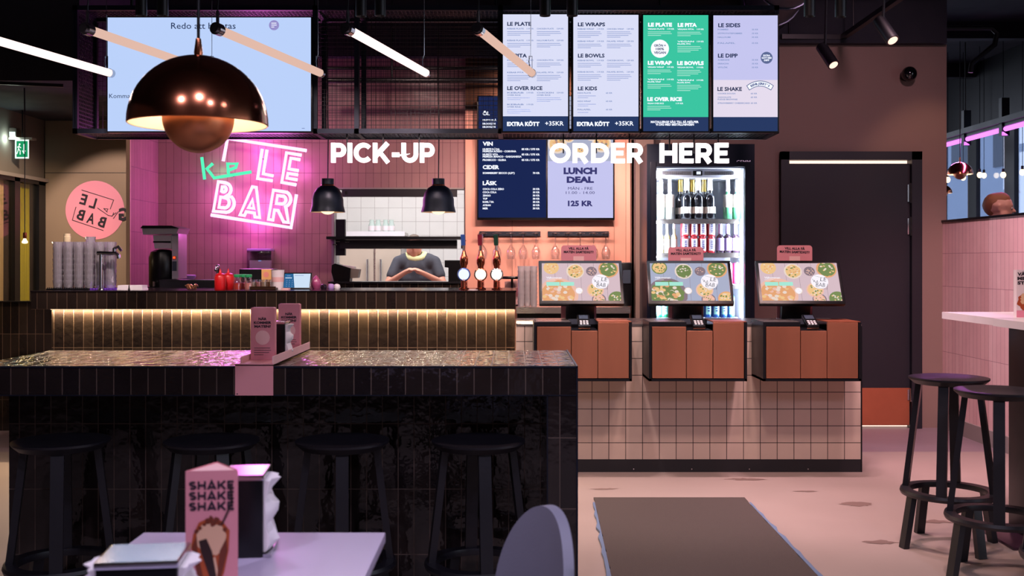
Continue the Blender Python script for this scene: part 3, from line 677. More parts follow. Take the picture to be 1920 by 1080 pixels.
for y, a, n in ((174.5, 'KIDS PLATE', 2), (190, 'KIDS WRAP', 2), (205.5, 'FALAFEL', 1)): menu_items(m, 1083, y, a, None, n, 40); m.text('65 KR', 1148, y, 2.7, 12, WC, .001, .03, 'R')
m.text('EXTRA K\u00d6TT', 1081.5, 232.5, 8, 61, 'scr_lite', .001, .06); m.text('+35KR', 1153, 231.5, 8, 35, 'scr_lite', .001, .02)
part('screen', m, d, smooth=0, fix=False)
d, m = display(1206, 1328, 28.5, 246, 6.30, labs[2], bez=3, grp=GR); m.rect(1206, 28.5, 1328, 219.5, 'menu_green'); m.rect(1206, 219.5, 1328, 246, 'menu_navy')
for s, x, y, wd in (('LE PLATE', 1215, 46.5, 45), ('LE PITA', 1270.5, 47, 36), ('LE WRAP', 1214.5, 118, 45), ('LE BOWLS', 1269.5, 118.5, 50), ('LE OVER RICE', 1213.5, 186, 65)): m.text(s, x, y, 7.4, wd, 'scr_lite', .001, .06)
for x, y, a, b_, n in ((1214.5, 54.5, 'VEGAN PLATE', None, 3), (1270, 55, 'VEGAN PITA', None, 3), (1270, 78, 'VEGAN', 'FALAFEL PITA', 4), (1214, 126, 'VEGAN WRAP', None, 3), (1269.5, 126.5, 'VEGAN BOWL', None, 4), (1214, 149, 'VEGAN', 'FALAFEL WRAP', 3), (1269.5, 150.5, 'VEGAN', 'FALAFEL BOWL', 4), (1213.5, 194, 'VEGAN OVER RICE', None, 3)):
    menu_items(m, x, y, a, '119 KR' if 'OVER' not in a else None, n, 50, 'scr_lite', 'scr_softwhite', b_)
m.text('119 KR', 1281, 194, 2.7, 14, 'scr_lite', .001, .03, 'R')
m.disc(1237.2, 91.5, 17, 'scr_lite', .0012)
for s, y, wd in (('GR\u00d6N =', 85.5, 22), ('100%', 92, 15.5), ('VEGAN', 98.8, 22.5)): m.text(s, 1237.2, y, 4.6, wd, 'scr_dark_ink', .002, .03, 'C')
m.text('MATALLERGI? S\u00c4G TILL S\u00c5 HJ\u00c4LPER', 1265, 228.7, 4.2, 90, 'scr_lite', .001, .05, 'C'); m.text('VI DIG MED BEST\u00c4LLNINGEN', 1265, 233.6, 4.2, 72, 'scr_lite', .001, .05, 'C')
part('screen', m, d, smooth=0, fix=False)
d, m = display(1337.5, 1458, 29, 246, 6.30, labs[3], bez=3, grp=GR); m.rect(1337.5, 29, 1458, 150, 'menu_lilac'); m.rect(1337.5, 150, 1458, 219.5, 'menu_rose'); m.rect(1337.5, 219.5, 1458, 246, 'menu_navy')
for s, x, y, wd in (('LE SIDES', 1346.5, 47.5, 41.5), ('LE DIPP', 1346, 104.5, 37), ('LE SHAKE', 1345, 167, 46)): m.text(s, x, y, 7.4, wd, 'scr_dark_ink', .001, .035)
for s, y, wd in (('POMMES', 55.5, 20), ('S\u00d6TPOTATISPOMMES', 62.8, 46), ('HALLOUMI', 70, 24), ('FALAFEL', 81, 33), ('AUBERGINE', 112.5, 22), ('SRIRACHA', 119.5, 21), ('VITL\u00d6K', 126.5, 19), ('COOKIE DOUGH', 175.5, 33), ('CHOCOLATE', 182.5, 25), ('FUDGE BROWNIE', 186.5, 37), ('STRAWBERRY CHEESECAKE', 193.5, 60)):
    m.text(s, 1345.5, y, 2.7, wd, 'scr_soft', .001, .03)
for y in (55.5, 62.8, 70, 81, 112.5, 119.5, 126.5): m.text('35 KR', 1421.5, y, 2.7, 12, 'scr_soft', .001, .03, 'R')
for y in (175.5, 182.5, 193.5): m.text('65 KR', 1419.5, y, 2.7, 12, 'scr_soft', .001, .03, 'R')
glow('scr_badge', '#62709c', .9); m.disc(1437.3, 108.5, 11.2, 'scr_badge', .0012)
for s, y, wd in (('EXTRA', 104.3, 13), ('GOTT MED', 108.8, 19), ('DIPP', 113.2, 10)): m.text(s, 1437.3, y, 3.2, wd, 'scr_lite', .002, .05, 'C')
pts = [(1425 + 19.5 * math.sin(a), 185 - 28 * math.cos(a) + 0) for a in [(-1 + k / 6) * .95 for k in range(13)]]
arc = [(1425 + 34 * math.sin(a), 191 - 34 * math.cos(a)) for a in [(-1 + k / 6) * .58 for k in range(13)]]
m.line(arc, 10.5, 'scr_badge', .001); m.line(arc, 8, 'scr_lite', .0014)
for k, ch in enumerate("BEN&JERRY'S"):
    a = (-1 + 2 * k / 10) * .5; m.text(ch, 1425 + 34 * math.sin(a), 191 - 34 * math.cos(a), 4.6, None, 'scr_badge', .002, .05, 'C', rot=a)
part('screen', m, d, smooth=0, fix=False)
# pair of screens on the copper wall
d, m = display(896, 1024, 181, 411, 8.22, 'navy drinks menu screen on the copper wall listing wine, cider and soft drinks', .06, 1.5, name='drinks_screen')
glow('drink_navy', '#1f2c5c', .8, .05); m.rect(897, 181, 1024, 408, 'drink_navy')
for s, y, wd in (('\u00d6L', 213, 13.5), ('VIN', 269.5, 19), ('CIDER', 313.5, 31), ('L\u00c4SK', 343.5, 27)): m.text(s, 905, y, 7.6, wd, 'scr_lite', .001, .05)
for s, y, wd in (('PRIPPS BL\u00c5', 225.5, 26), ('BROOKLYN', 232, 24), ('BROOKLYN', 238, 24), ('BROOKLYN', 244, 24), ('HUSETS R\u00d6DA', 279.8, 32), ('PRIMIZIA ROSSO \u00b7 CORVINA', 283.8, 63), ('HUSETS VITA', 289.7, 29), ('PRIMIZIA BIANCO \u00b7 GARGANEGA', 293.7, 73), ('PROSECCO \u00b7 GLERA', 300, 44), ('SOMMERSBY SECCO (4,5%)', 324.5, 60), ('COCA COLA ZERO', 354.5, 40), ('COCA COLA', 360.5, 26), ('ZINGO', 366.7, 15), ('YUP', 372.6, 9), ('RAML\u00d6SA', 378.6, 21), ('AYRAN', 384.8, 15), ('MER', 390.8, 10)):
    m.text(s, 905, y, 3.6, wd, 'scr_lite', .001, .045)
for y in (279.8, 289.7, 300): m.text('85 KR / 375 KR', 1012, y, 3.6, 34, 'scr_lite', .001, .045, 'R')
m.text('70 KR', 1012, 324.5, 3.6, 13, 'scr_lite', .001, .045, 'R')
for k in range(7): m.text('30 KR', 1012, 354.5 + 6.05 * k, 3.6, 13, 'scr_lite', .001, .045, 'R')
part('screen', m, d, smooth=0, fix=False); q = MB('black_metal'); q.box(X(940, 8.22), X(980, 8.22), 8.28, 8.351, Z(330, 8.22), Z(260, 8.22)); part('wall_mount', q, d, smooth=0)
d, m = display(1027, 1151, 181, 411, 8.22, 'white LUNCH DEAL screen with a food photo at its top, on the copper wall', .06, 1.5, name='lunch_screen')
m.rect(1027, 181, 1149.5, 302, 'scr_grey'); m.rect(1027, 302, 1149.5, 408.5, 'menu_lilac')
rnd = random.Random(3)
for cx, cy, r in ((1045, 270, 18), (1088, 282, 14), (1128, 268, 18), (1066, 256, 12), (1108, 254, 10)):
    m.disc(cx, cy, r, 'scr_pale', .001); m.disc(cx, cy, r * .8, 'scr_yellow', .0013)
    for _ in range(26):
        a = rnd.uniform(0, 6.28); q = r * .7 * rnd.random() ** .5; m.disc(cx + q * math.cos(a), cy + q * math.sin(a), r * .13, rnd.choice(['scr_green', 'scr_orange', 'scr_pale', 'scr_yellow', 'scr_dark']), .0016, seg=7)
glow('scr_indigo', '#43427f', .8)
for s, y, h, wd, bo in (('LUNCH', 320.5, 12.5, 62.5, .06), ('DEAL', 337, 12, 51, .06), ('M\u00c5N - FRE', 353.3, 5, 46, .0), ('11.00 - 14.00', 361.3, 5, 54, .0), ('125 KR', 381.5, 10.5, 46.5, .05)): m.text(s, 1088, y, h, wd, 'scr_indigo', .001, bo, 'C')
part('screen', m, d, smooth=0, fix=False); q = MB('black_metal'); q.box(X(1068, 8.22), X(1108, 8.22), 8.28, 8.351, Z(330, 8.22), Z(260, 8.22)); part('wall_mount', q, d, smooth=0)

# ------------------------------------------------------------------ glowing letters
glow('letter_white', '#fff0f2', 1.9); 
GL = {}
def _arc(cx, cy, rx, ry, a0, a1, n=12): return [(cx + rx * math.cos(math.radians(a0 + (a1 - a0) * k / n)), cy + ry * math.sin(math.radians(a0 + (a1 - a0) * k / n))) for k in range(n + 1)]
q_ = .12
GL['P'] = (.80, [([(q_, 0), (q_, 1)], 0), ([(q_, 1 - q_)] + _arc(.46, .64, .22, .24, 90, -90) + [(q_, .40)], 0)])
GL['I'] = (.24, [([(q_, 0), (q_, 1)], 0)])
GL['C'] = (.94, [(_arc(.53, .5, .41, .39, 42, 318, 22), 0)])
GL['K'] = (.92, [([(q_, 0), (q_, 1)], 0), ([(q_, .30), (.80, 1.0)], 0), ([(.40, .50), (.82, 0)], 0)])
GL['-'] = (.44, [([(.02, .40), (.42, .40)], 0)])
GL['U'] = (.90, [([(q_, 1), (q_, .42)] + _arc(.45, .42, .33, .31, 180, 360, 14) + [(.78, 1)], 0)])
GL['O'] = (1.08, [(_arc(.54, .5, .42, .39, 0, 345, 27), 1)])
GL['R'] = (.84, [([(q_, 0), (q_, 1)], 0), ([(q_, 1 - q_)] + _arc(.46, .64, .22, .24, 90, -90) + [(q_, .40)], 0), ([(.44, .38), (.70, 0)], 0)])
GL['D'] = (.92, [([(q_, 0), (q_, 1)], 0), ([(q_, 1 - q_)] + _arc(.42, .5, .38, .38, 90, -90, 14) + [(q_, q_)], 0)])
GL['E'] = (.72, [([(q_, 0), (q_, 1)], 0), ([(q_, .9), (.68, .9)], 0), ([(q_, .5), (.62, .5)], 0), ([(q_, .1), (.70, .1)], 0)])
GL['H'] = (.88, [([(q_, 0), (q_, 1)], 0), ([(.76, 0), (.76, 1)], 0), ([(q_, .5), (.76, .5)], 0)])
GL['S'] = (.80, [(_arc(.40, .705, .28, .185, 35, 180, 8) + _arc(.40, .705, .28, .185, 190, 262, 4) + _arc(.40, .295, .28, .185, 82, 0, 5) + _arc(.40, .295, .28, .185, -10, -145, 8), 0)])
GL['A'] = (.98, [([(.10, 0), (.49, .98), (.88, 0)], 0), ([(.28, .24), (.70, .24)], 0)])
def letters(name, words, D, label, ztop):
    t = thing(name, label, 'sign', (X(words[0][1], D), D, Z(305, D)))
    for s, x0_, x1_, y, h in words:
        tot = sum(GL[c][0] for c in s) + .09 * (len(s) - 1); sx = (x1_ - x0_) / tot; u = 0.0; m = MB('letter_white', picture(D))
        for c in s:
            k = 0
            for pts, cl in GL[c][1]:
                m.ribbon([(x0_ + (u + a) * sx, y + h / 2 - b * h) for a, b in pts], .225 * h, -.012, .012 + .0004 * k, closed=bool(cl)); k += 1
            u += GL[c][0] + .09
        part('lettering', m, t, smooth=0)
        for f in (.15, .5, .85):
            x = X(x0_ + (x1_ - x0_) * f, D); m = MB('black_metal'); m.box(x - .004, x + .004, D + .012, D + .02, Z(y, D), ztop); part('bracket', m, t, smooth=0)
letters('pickup_sign', [('PICK-UP', 621, 815, 286.5, 37)], 6.37, 'glowing white letters reading PICK-UP hung over the kitchen hatch', cz0 + .01)
letters('order_sign', [('ORDER', 1030, 1207, 287, 37), ('HERE', 1236.5, 1367, 287, 37)], 6.37, 'glowing white letters reading ORDER HERE hung over the tills', cz0 + .01)

# ------------------------------------------------------------------ neon sign
glow('neon_pink', (1.0, 0.50, 0.92), 1.9, .02); glow('neon_green', (0.10, 0.92, 0.50), 1.1, .02)
D = 8.31; s6 = 3.375
def c6(u, v): return Vector((X(240 + u / s6, D), D, Z(240 + v / s6, D)))
neon = thing('neon_sign', 'pink neon sign of outlined letters LE BAR with a green script, on the rose tiles', 'neon sign', (X(470, D), TY, Z(430, D)))
def arc(cx, cy, rx, ry, a0, a1, n=8, tilt=.2):
    o = []
    for i in range(n + 1):
        a = math.radians(a0 + (a1 - a0) * i / n); u = rx * math.cos(a); v = ry * math.sin(a); o.append((cx + u * math.cos(tilt) - v * math.sin(tilt), cy + u * math.sin(tilt) + v * math.cos(tilt)))
    return o
pink = [('neon_frame', [[(603, 210), (630, 66), (1130, 143)], [(525, 550), (1032, 631), (1066, 420)]]),
 ('letter_l', [[(850, 132), (820, 320), (915, 334)], [(880, 137), (856, 290), (920, 303)]]),
 ('letter_e', [[(1098, 172), (1003, 157), (973, 344), (1065, 360)], [(1090, 201), (1030, 191), (1018, 259), (1080, 270)], [(1076, 297), (1012, 287), (1006, 317), (1072, 328)]]),
 ('letter_b', [[(540, 527), (572, 340), (612, 346)] + arc(612, 390, 40, 42, -80, 75) + arc(620, 478, 52, 56, -60, 95) + [(540, 527)], [(592, 400), (597, 372)] + arc(606, 388, 15, 17, -80, 100) + [(592, 400)], [(575, 502), (586, 437), (612, 441)] + arc(614, 474, 26, 32, -70, 100) + [(575, 502)]]),
 ('letter_a', [[(708, 550), (787, 372), (812, 376), (834, 567), (803, 563), (800, 538), (748, 530), (737, 554), (708, 550)], [(788, 452), (797, 510), (762, 505), (788, 452)]]),
 ('letter_r', [[(888, 578), (920, 393), (975, 402)] + arc(980, 450, 50, 50, -70, 60) + [(1000, 508), (1015, 598), (985, 594), (950, 522), (927, 519), (917, 583), (888, 578)], [(938, 478), (946, 427), (972, 431)] + arc(974, 455, 25, 26, -75, 95) + [(938, 478)]])]
for nm, Ls in pink:
    m = MB('neon_pink')
    for L in Ls:
        P_ = [c6(*q) for q in L]; cl = (P_[0] - P_[-1]).length < 1e-6
        m.tube(P_[:-1] if cl else P_, .0135, 8, closed=cl)
    part(nm, m, neon, smooth=60)
m = MB('neon_green')
for L in ([(467, 185), (485, 325)], [(537, 225), (499, 258), (522, 285), (545, 316), (650, 299), (780, 278)], [(636, 290), (630, 226), (690, 226), (682, 250), (640, 266)]): m.tube([c6(*q) for q in L], .0125, 8)
part('script', m, neon, 'green script tube', smooth=60)
m = MB('black_metal')
for u, v in ((640, 66), (1060, 133), (560, 556), (1000, 626), (600, 345), (790, 374), (940, 398), (1010, 160), (840, 190), (478, 260), (650, 300)):
    p = c6(u, v); m.cyl(p, (p.x, TY, p.z), .004, seg=6)
part('standoff', m, neon)
for u, v in ((580, 430), (780, 480), (960, 500), (850, 240), (1040, 250), (820, 120), (780, 590)):
    p = c6(u, v); light('POINT', 'neon_light', (p.x, D - .06, p.z), 4.2, (1.0, 0.17, 0.92), size=.12)
p = c6(560, 270); light('POINT', 'neon_light_green', (p.x, D - .03, p.z), .5, (0.05, 1.0, 0.35), size=.05)
# ------------------------------------------------------------------ drinks fridge
FY = 7.55; s_ = FY / F
fx0, fx1, fzt = X(1213, FY), X(1415, FY), Z(270, FY)
ix0, ix1, izt = X(1229, FY), X(1396, FY), Z(312, FY)
fr = thing('drinks_fridge', 'tall dark glass-door drinks fridge, brightly lit inside, under the HERE letters', 'fridge', ((fx0 + fx1) / 2, FY + .26, 0))
mat('fridge_white', '#e4e8f2', 0.4); mat('fridge_shell', '#141c2e', 0.3, 0.2)
m = MB('fridge_shell'); m.box(fx0, ix0 - .01, FY, FY + .5, 0, fzt); m.box(ix1 + .01, fx1, FY, FY + .5, 0, fzt); m.box(ix0 - .01, ix1 + .01, FY, FY + .5, izt, fzt); m.box(ix0 - .01, ix1 + .01, FY, FY + .5, 0, .5); m.box(fx0, fx1, FY + .5, FY + .53, 0, fzt)
part('carcass', m, fr, smooth=0)
m = MB('fridge_white'); m.box(ix0 - .009, ix0, FY + .03, FY + .499, .5, izt); m.box(ix1, ix1 + .009, FY + .03, FY + .499, .5, izt); m.box(ix0, ix1, FY + .49, FY + .499, .5, izt); m.box(ix0, ix1, FY + .03, FY + .499, izt - .01, izt); m.box(ix0, ix1, FY + .03, FY + .499, .5, .51)
m.box(ix0 + .005, ix1 - .005, FY + .06, FY + .45, Z(332, FY), izt - .012); part('liner', m, fr, smooth=0)
m = MB('steel')
for k in range(26):
    for a in (0, 1): x = X((1243, 1324)[a], FY) + k * .0082; m.box(x, x + .004, FY + .056, FY + .06, Z(327, FY), Z(320, FY))
part('air_grille', m, fr, smooth=0)
m = MB('black_plastic'); m.box(X(1302, FY), X(1319, FY), FY + .045, FY + .06, Z(328, FY), Z(319, FY)); m.rect(1308, 320.5, 1316, 326, 'scr_lite', .0, M=picture(FY, -.0445)); part('temperature_display', m, fr, smooth=0)
shelf_z = [Z(410, FY), Z(474, FY), Z(533, FY), .862]
for z in shelf_z:
    m = MB('fridge_white'); m.box(ix0 + .004, ix1 - .03, FY + .07, FY + .48, z - .004, z); m.box(ix0 + .004, ix1 - .03, FY + .062, FY + .07, z - .034, z, 'steel'); part('shelf', m, fr, smooth=0)
glow('fridge_led', '#e9f1ff', 3.0)
for x in (ix0 + .001, ix1 - .012):
    m = MB('fridge_led'); m.box(x, x + .011, FY + .032, FY + .045, .55, izt - .02); part('light_tube', m, fr, smooth=0)
m = MB('navy_metal'); fw_ = .03
m.box(ix0 - .035, ix0 + .004, FY - .03, FY - .002, .45, izt + .03); m.box(ix1 - .002, ix1 + .035, FY - .03, FY - .002, .45, izt + .03); m.box(ix0, ix1, FY - .03, FY - .002, izt - .004, izt + .03); m.box(ix0, ix1, FY - .03, FY - .002, .45, .5)
dr = part('door_frame', m, fr, smooth=0)
m = MB('glass_door'); m.box(ix0 + .004, ix1 - .002, FY - .018, FY - .012, .5, izt - .004); part('pane', m, dr, smooth=0)
glow('logo_rose', '#c8a6c4', .7); m = MB('logo_rose', picture(FY - .002)); m.text('GEMM', 1381, 303.5, 6, 26, 'logo_rose', 0, .0); part('brand_mark', m, fr, 'pale GEMM lettering', smooth=0)
xm = (ix0 + ix1) / 2
for z0_, z1_, pw in ((1.60, 1.90, 7), (1.33, 1.55, 5), (1.10, 1.30, 4), (.87, 1.06, 4)):
    for x in (ix0 + .02, ix1 - .02): light('AREA', 'fridge_light', (x, FY + .05, (z0_ + z1_) / 2), pw * 1.0, (.84, .91, 1.0), (xm, FY + .35, (z0_ + z1_) / 2), .03, z1_ - z0_)
mat('champagne_glass', '#14161c', 0.08, spec=.8); mat('label_white', '#e3dccf', .6); mat('foil_white', '#e5dfe2', .4, .2); mat('foil_gold', '#c2a14e', .3, .8); mat('can_red', '#c8313c', .3, .3); mat('can_blue', '#2b62b8', .3, .3); mat('can_pink', '#d8467e', .35, .2); mat('can_green', '#1f8a5c', .3, .2); mat('can_white', '#e2dde2', .35, .2); mat('label_lilac', '#b6a4dc', .5); mat('cider_yellow', '#c9c08a', .2); mat('cola_dark', '#231420', .1); mat('ink_blue', '#2c3a8a', .5); mat('bottle_green', '#3f7a56', .12, spec=.8); mat('bottle_clear', '#b9c9c2', .1, spec=.8); mat('label_cyan', '#8fd8cf', .5)
def bottle(kind, label, r, h, glass, lab, foil, l0=.18, l1=.42, neck=.3, fz=.78):
    t = thing(kind, label, 'bottle'); sh = h * (1 - neck) * .80; nk = h * (1 - neck)
    m = MB(glass); m.lathe([(0, 0), (r * .92, 0), (r, .006), (r, sh), (r * .85, sh + (nk - sh) * .45), (r * .42, nk), (r * .36, h * .97), (r * .36, h), (0, h)], seg=16); part('glass_body', m, t)
    m = MB(lab); m.lathe([(r * 1.02, h * l0), (r * 1.02, h * l1)], seg=16); part('label', m, t)
    m = MB(foil); m.lathe([(r * .50, h * fz), (r * .43, h * .96), (r * .48, h * .985), (r * .40, h + .003), (0, h + .004)], seg=14); part('cap', m, t)
    return t
def can(kind, label, r, h, colr, band):
    t = thing(kind, label, 'can')
    m = MB(colr); m.lathe([(0, .003), (r * .8, 0), (r, .008), (r, h - .012), (r * .82, h)], seg=16); part('body', m, t)
    m = MB(band); n = 8; vs = [(r * 1.015 * math.sin(a), -r * 1.015 * math.cos(a), z) for z in (h * .14, h * .9) for a in [(-.62 + 1.5 * k / n) for k in range(n + 1)]]; m.add(vs, [(k, k + 1, n + 2 + k, n + 1 + k) for k in range(n)])
    for k in range(5):
        m.box(-.006 - .002 * (k % 2), .010, -r * 1.03, -r * 1.01, h * (.28 + .11 * k), h * (.28 + .11 * k) + h * .055, 'ink_blue')
    part('print', m, t, 'white printed panel' if band == 'can_white' else None)
    m = MB('chrome'); m.lathe([(r * .82, h - .001), (r * .8, h + .003), (r * .74, h - .001), (0, h - .001)], seg=14); part('lid', m, t)
    return t
first = {}
def put(key, maker, pxs, ys_, z, label, grp):
    for y in ys_:
        for px in pxs:
            if key not in first: first[key] = maker(); o = first[key]
            else: o = dup(first[key], (0, 0, 0))
            o.location = (X(px, y), y, z + .0005); o['label'] = label; o['group'] = grp
za, zb, zc, zd = shelf_z
put('champ', lambda: bottle('sparkling_wine_bottle', '', .041, .295, 'champagne_glass', 'label_white', 'foil_white', .14, .30, .36, .70), [1287.5, 1309, 1331], [FY + .125], za, 'black sparkling wine bottle with white foil in the front row on the top fridge shelf', 'front sparkling wine bottles in the fridge')
put('champ2', lambda: bottle('sparkling_wine_bottle', '', .041, .295, 'champagne_glass', 'label_white', 'foil_gold', .14, .30, .36, .70), [1276, 1298, 1320], [FY + .26], za, 'sparkling wine bottle with gold foil behind the front row on the top fridge shelf', 'rear sparkling wine bottles in the fridge')
put('white1', lambda: bottle('wine_bottle', '', .031, .285, 'bottle_clear', 'label_white', 'foil_white', .30, .62, .34, .70), [1239.5, 1256], [FY + .13, FY + .24], za, 'clear wine bottle with tall white label beside the sparkling wine on the top fridge shelf', 'pale wine bottles in the fridge')
put('white2', lambda: bottle('wine_bottle', '', .033, .285, 'bottle_green', 'label_white', 'foil_white', .30, .62, .34, .70), [1364.5, 1382.5], [FY + .13, FY + .24], za, 'green wine bottle with square white label on the top fridge shelf towards the door hinge', 'green wine bottles in the fridge')
put('cider', lambda: bottle('cider_bottle', '', .0225, .215, 'cider_yellow', 'label_white', 'foil_white', .1, .46, .38, .80), [1239, 1251, 1264], [FY + .12, FY + .2], zb, 'small yellow cider bottle with white label on the second fridge shelf', 'cider bottles in the fridge')
mk = lambda: can('drink_can', '', .031, .112, 'can_red', 'can_white')
put('redcan', mk, [1284, 1300.5, 1317, 1333], [FY + .12], zb, 'red and white can standing on the second fridge shelf, lower of a stacked pair', 'red and white cans, lower layer')
put('redcan', mk, [1284, 1300.5, 1317, 1333], [FY + .12], zb + .1155, 'red and white can stacked on another can on the second fridge shelf', 'red and white cans, upper layer')
put('cola', lambda: bottle('soda_bottle', '', .031, .205, 'cola_dark', 'label_lilac', 'label_lilac', .08, .52, .36, .66), [1350.5, 1364, 1379], [FY + .12], zb, 'dark soda bottle with lilac label and neck wrap on the second fridge shelf', 'lilac-labelled soda bottles in the fridge')
put('pinkcan', lambda: can('drink_can', '', .029, .15, 'can_pink', 'can_pink'), [1241, 1257, 1290, 1350, 1366, 1381], [FY + .12], zc, 'tall pink can on the third fridge shelf, beside the screen edge', 'pink cans in the fridge')
put('greencan', lambda: can('drink_can', '', .029, .155, 'can_green', 'label_cyan'), [1233.5, 1246, 1259], [FY + .11], zd, 'tall green and white can on the bottom fridge shelf', 'green cans in the fridge')
put('bluecan', lambda: can('drink_can', '', .029, .155, 'can_blue', 'label_cyan'), [1313, 1327, 1342, 1356.5, 1370], [FY + .11], zd, 'tall blue can on the bottom fridge shelf', 'blue cans in the fridge')

# ------------------------------------------------------------------ steel back bar, glass racks
m = MB('steel'); bb = thing('back_bar', 'stainless steel back bar below the hanging wine glasses', 'worktop', (.45, 8.1, 0))
m.box(X(968, 7.75), X(1182, 7.75), 7.75, 8.34, .885, .93); part('worktop', m, bb, smooth=0)
m = MB('black_metal'); m.box(X(970, 7.8), X(1180, 7.8), 7.80, 8.34, 0, .885); part('cabinet', m, bb, smooth=0)
def wineglass(z):
    t = thing('wine_glass', '', 'wine glass', (0, 0, 0))
    m = MB('glass'); m.lathe([(0.0, .0), (.004, -.002), (.0045, -.085), (.014, -.098), (.032, -.125), (.037, -.150), (.034, -.175), (.029, -.197)], seg=18); part('bowl', m, t)
    m = MB('glass'); m.lathe([(0, .004), (.034, .0), (.035, .002), (.006, .006), (0, .006)], seg=18); part('foot', m, t)
    return t
wg = None
for (a, b), pxs, name, lab in (((898, 1014), (905, 932, 958, 981, 1005), 'toward the beer taps', 'upside-down wine glass hanging from the rack behind the beer taps'), ((1028, 1144), (1041, 1065, 1088, 1113, 1136), 'toward the fridge', 'upside-down wine glass hanging from the rack above the first touch screen')):
    D = 8.22; rk = thing('glass_rack', 'dark wall rack for hanging wine glasses ' + ('behind the beer taps' if a < 1000 else 'above the first touch screen'), 'glass rack', (X((a + b) / 2, D), TY - .05, Z(440, D)))
    m = MB('navy_metal'); m.box(X(a, D), X(b, D), 8.32, 8.348, Z(442, D), Z(433, D))
    part('back_plate', m, rk, smooth=0)
    m = MB('black_metal')
    for px in pxs:
        for dx in (-.012, .012): m.box(X(px, D) + dx - .003, X(px, D) + dx + .003, 8.15, 8.33, Z(438, D) - .004, Z(438, D))
    part('prong', m, rk, smooth=0)
    for px in pxs:
        if wg is None: wg = wineglass(0); o = wg
        else: o = dup(wg, (0, 0, 0))
        o.location = (X(px, D), D, Z(438, D) + .001); o['label'] = lab; o['group'] = 'wine glasses ' + name
def tumbler(name, label, r=.034, h=.052, glass='glass_tumbler'):
    t = thing(name, label, 'glass')
    m = MB(glass); m.lathe([(0, .0), (r * .80, 0), (r * .9, h * .45), (r, h), (r * .93, h), (r * .84, h * .5), (r * .72, .006), (0, .006)], seg=14); part('body', m, t); return t
lit_glass('glass_amber', (0.98, 0.94, 0.9), 0.34)
tg = None
for i, px in enumerate((977, 989, 1001)):
    for y in (7.86,):
        for k in range(9):
            if tg is None: tg = tumbler('stacked_glass', '', .027, .046, 'glass_amber'); o = tg
            else: o = dup(tg, (0, 0, 0))
            o.location = (X(px, y), y + .02 * (i % 2), .931 + k * .0315); o['label'] = 'beer glass stacked on the steel back bar beside the first touch screen'; o['group'] = 'stacked beer glasses on the back bar'
m = MB('black_plastic'); m.lathe([(0, 0), (.08, 0), (.085, .012), (.08, .02), (0, .02)], (X(960, 8.0), 8.0, Z(523, 8.0)), 20); m.cyl((X(960, 8.0), 8.0, .93), (X(960, 8.0), 8.0, Z(523, 8.0)), .008); m.lathe([(0, 0), (.05, 0), (.05, .01), (0, .01)], (X(960, 8.0), 8.0, .93), 16)
solo('cup_stand', m, 'low black round stand behind the beer taps', 'stand')
m = MB('pale_card', picture(8.1)); m.prism([(946, 528), (976, 525), (978, 574), (948, 574)], -.004, 0); m.text('MENY', 962, 541, 5, 18, 'ink', .001, .03, 'C') if False else None
m.box(950, 975, 540, 556, -.001, .0015, 'pink_card'); solo('leaflet', m, 'pinkish leaflet leaning on the back bar next to the stacked beer glasses', 'leaflet', smooth=0)
m = MB('black_plastic'); m.box(X(1165, 7.95), X(1185, 7.95), 7.95, 8.2, .93, Z(492, 7.95), b=.01); m.box(X(1168, 7.95), X(1182, 7.95), 7.94, 7.95, 1.10, 1.2, 'facade_win'); solo('ice_machine', m, 'narrow black machine on the back bar, half hidden by the first touch screen', 'machine')

# ------------------------------------------------------------------ kitchen hatch
HY = 8.36
sh = thing('heat_shelf', 'black double heat shelf across the kitchen hatch', 'shelf', ((hx0 + hx1) / 2, HY, Z(466, HY)))
m = MB('black_metal'); m.box(X(617, HY), X(873, HY), HY - .13, HY + .16, Z(449, HY), Z(444, HY)); part('upper_shelf', m, sh, smooth=0)
m = MB('black_paint'); m.box(X(638, HY), X(856, HY), HY - .02, HY + .12, Z(466, HY), Z(450, HY)); part('heat_lamp', m, sh, smooth=0)
m = MB('black_metal'); m.box(X(628, HY), X(646, HY), HY + .03, HY + .08, Z(479, HY), Z(411, HY)); part('bracket', m, sh, smooth=0); m = MB('black_metal'); m.box(X(864, HY), X(872, HY), HY + .03, HY + .07, Z(466, HY), Z(442, HY)); part('bracket', m, sh, smooth=0)
m = MB('chrome')
for px, py in ((630, 452), (648, 453), (625, 458), (866, 450)): m.box(X(px, HY), X(px + 8, HY), HY - .028, HY - .02, Z(py + 2, HY), Z(py, HY))
part('clip', m, sh, smooth=0)
m = MB('black_paint'); m.box(X(640, HY), X(856, HY), HY + .02, HY + .10, Z(368, HY), Z(355, HY)); m.box(X(646, HY), X(650, HY), HY + .018, HY + .02, Z(364, HY), Z(358, HY), 'chrome')
solo('heat_lamp_bar', m, 'black heat lamp bar along the top edge of the kitchen hatch', 'heat lamp', smooth=0)
sb = MB('tile_black_low'); sb.box(X(622, 8.2), X(866, 8.2), 8.15, 8.39, 0.9, Z(531, 8.2)); sb.box(X(618, 8.2), X(868, 8.2), 8.13, 8.39, Z(531, 8.2), Z(528, 8.2), 'black_metal'); 
sb.box(-2.7, X(866, 8.2), 8.16, 8.38, 0, .9, 'black_metal'); solo('hatch_counter', sb, 'black counter below the kitchen hatch', 'counter', smooth=0)
pr = thing('receipt_printer', 'black and grey receipt printer at the end of the hatch sill', 'printer', (X(645, 8.2), 8.22, Z(528, 8.2)))
P = picture(8.2); m = MB('black_plastic', P); m.prism([(623, 497), (629, 494), (658, 503), (656, 528), (627, 528), (622, 510)], -.12, .02); part('housing', m, pr, smooth=0)
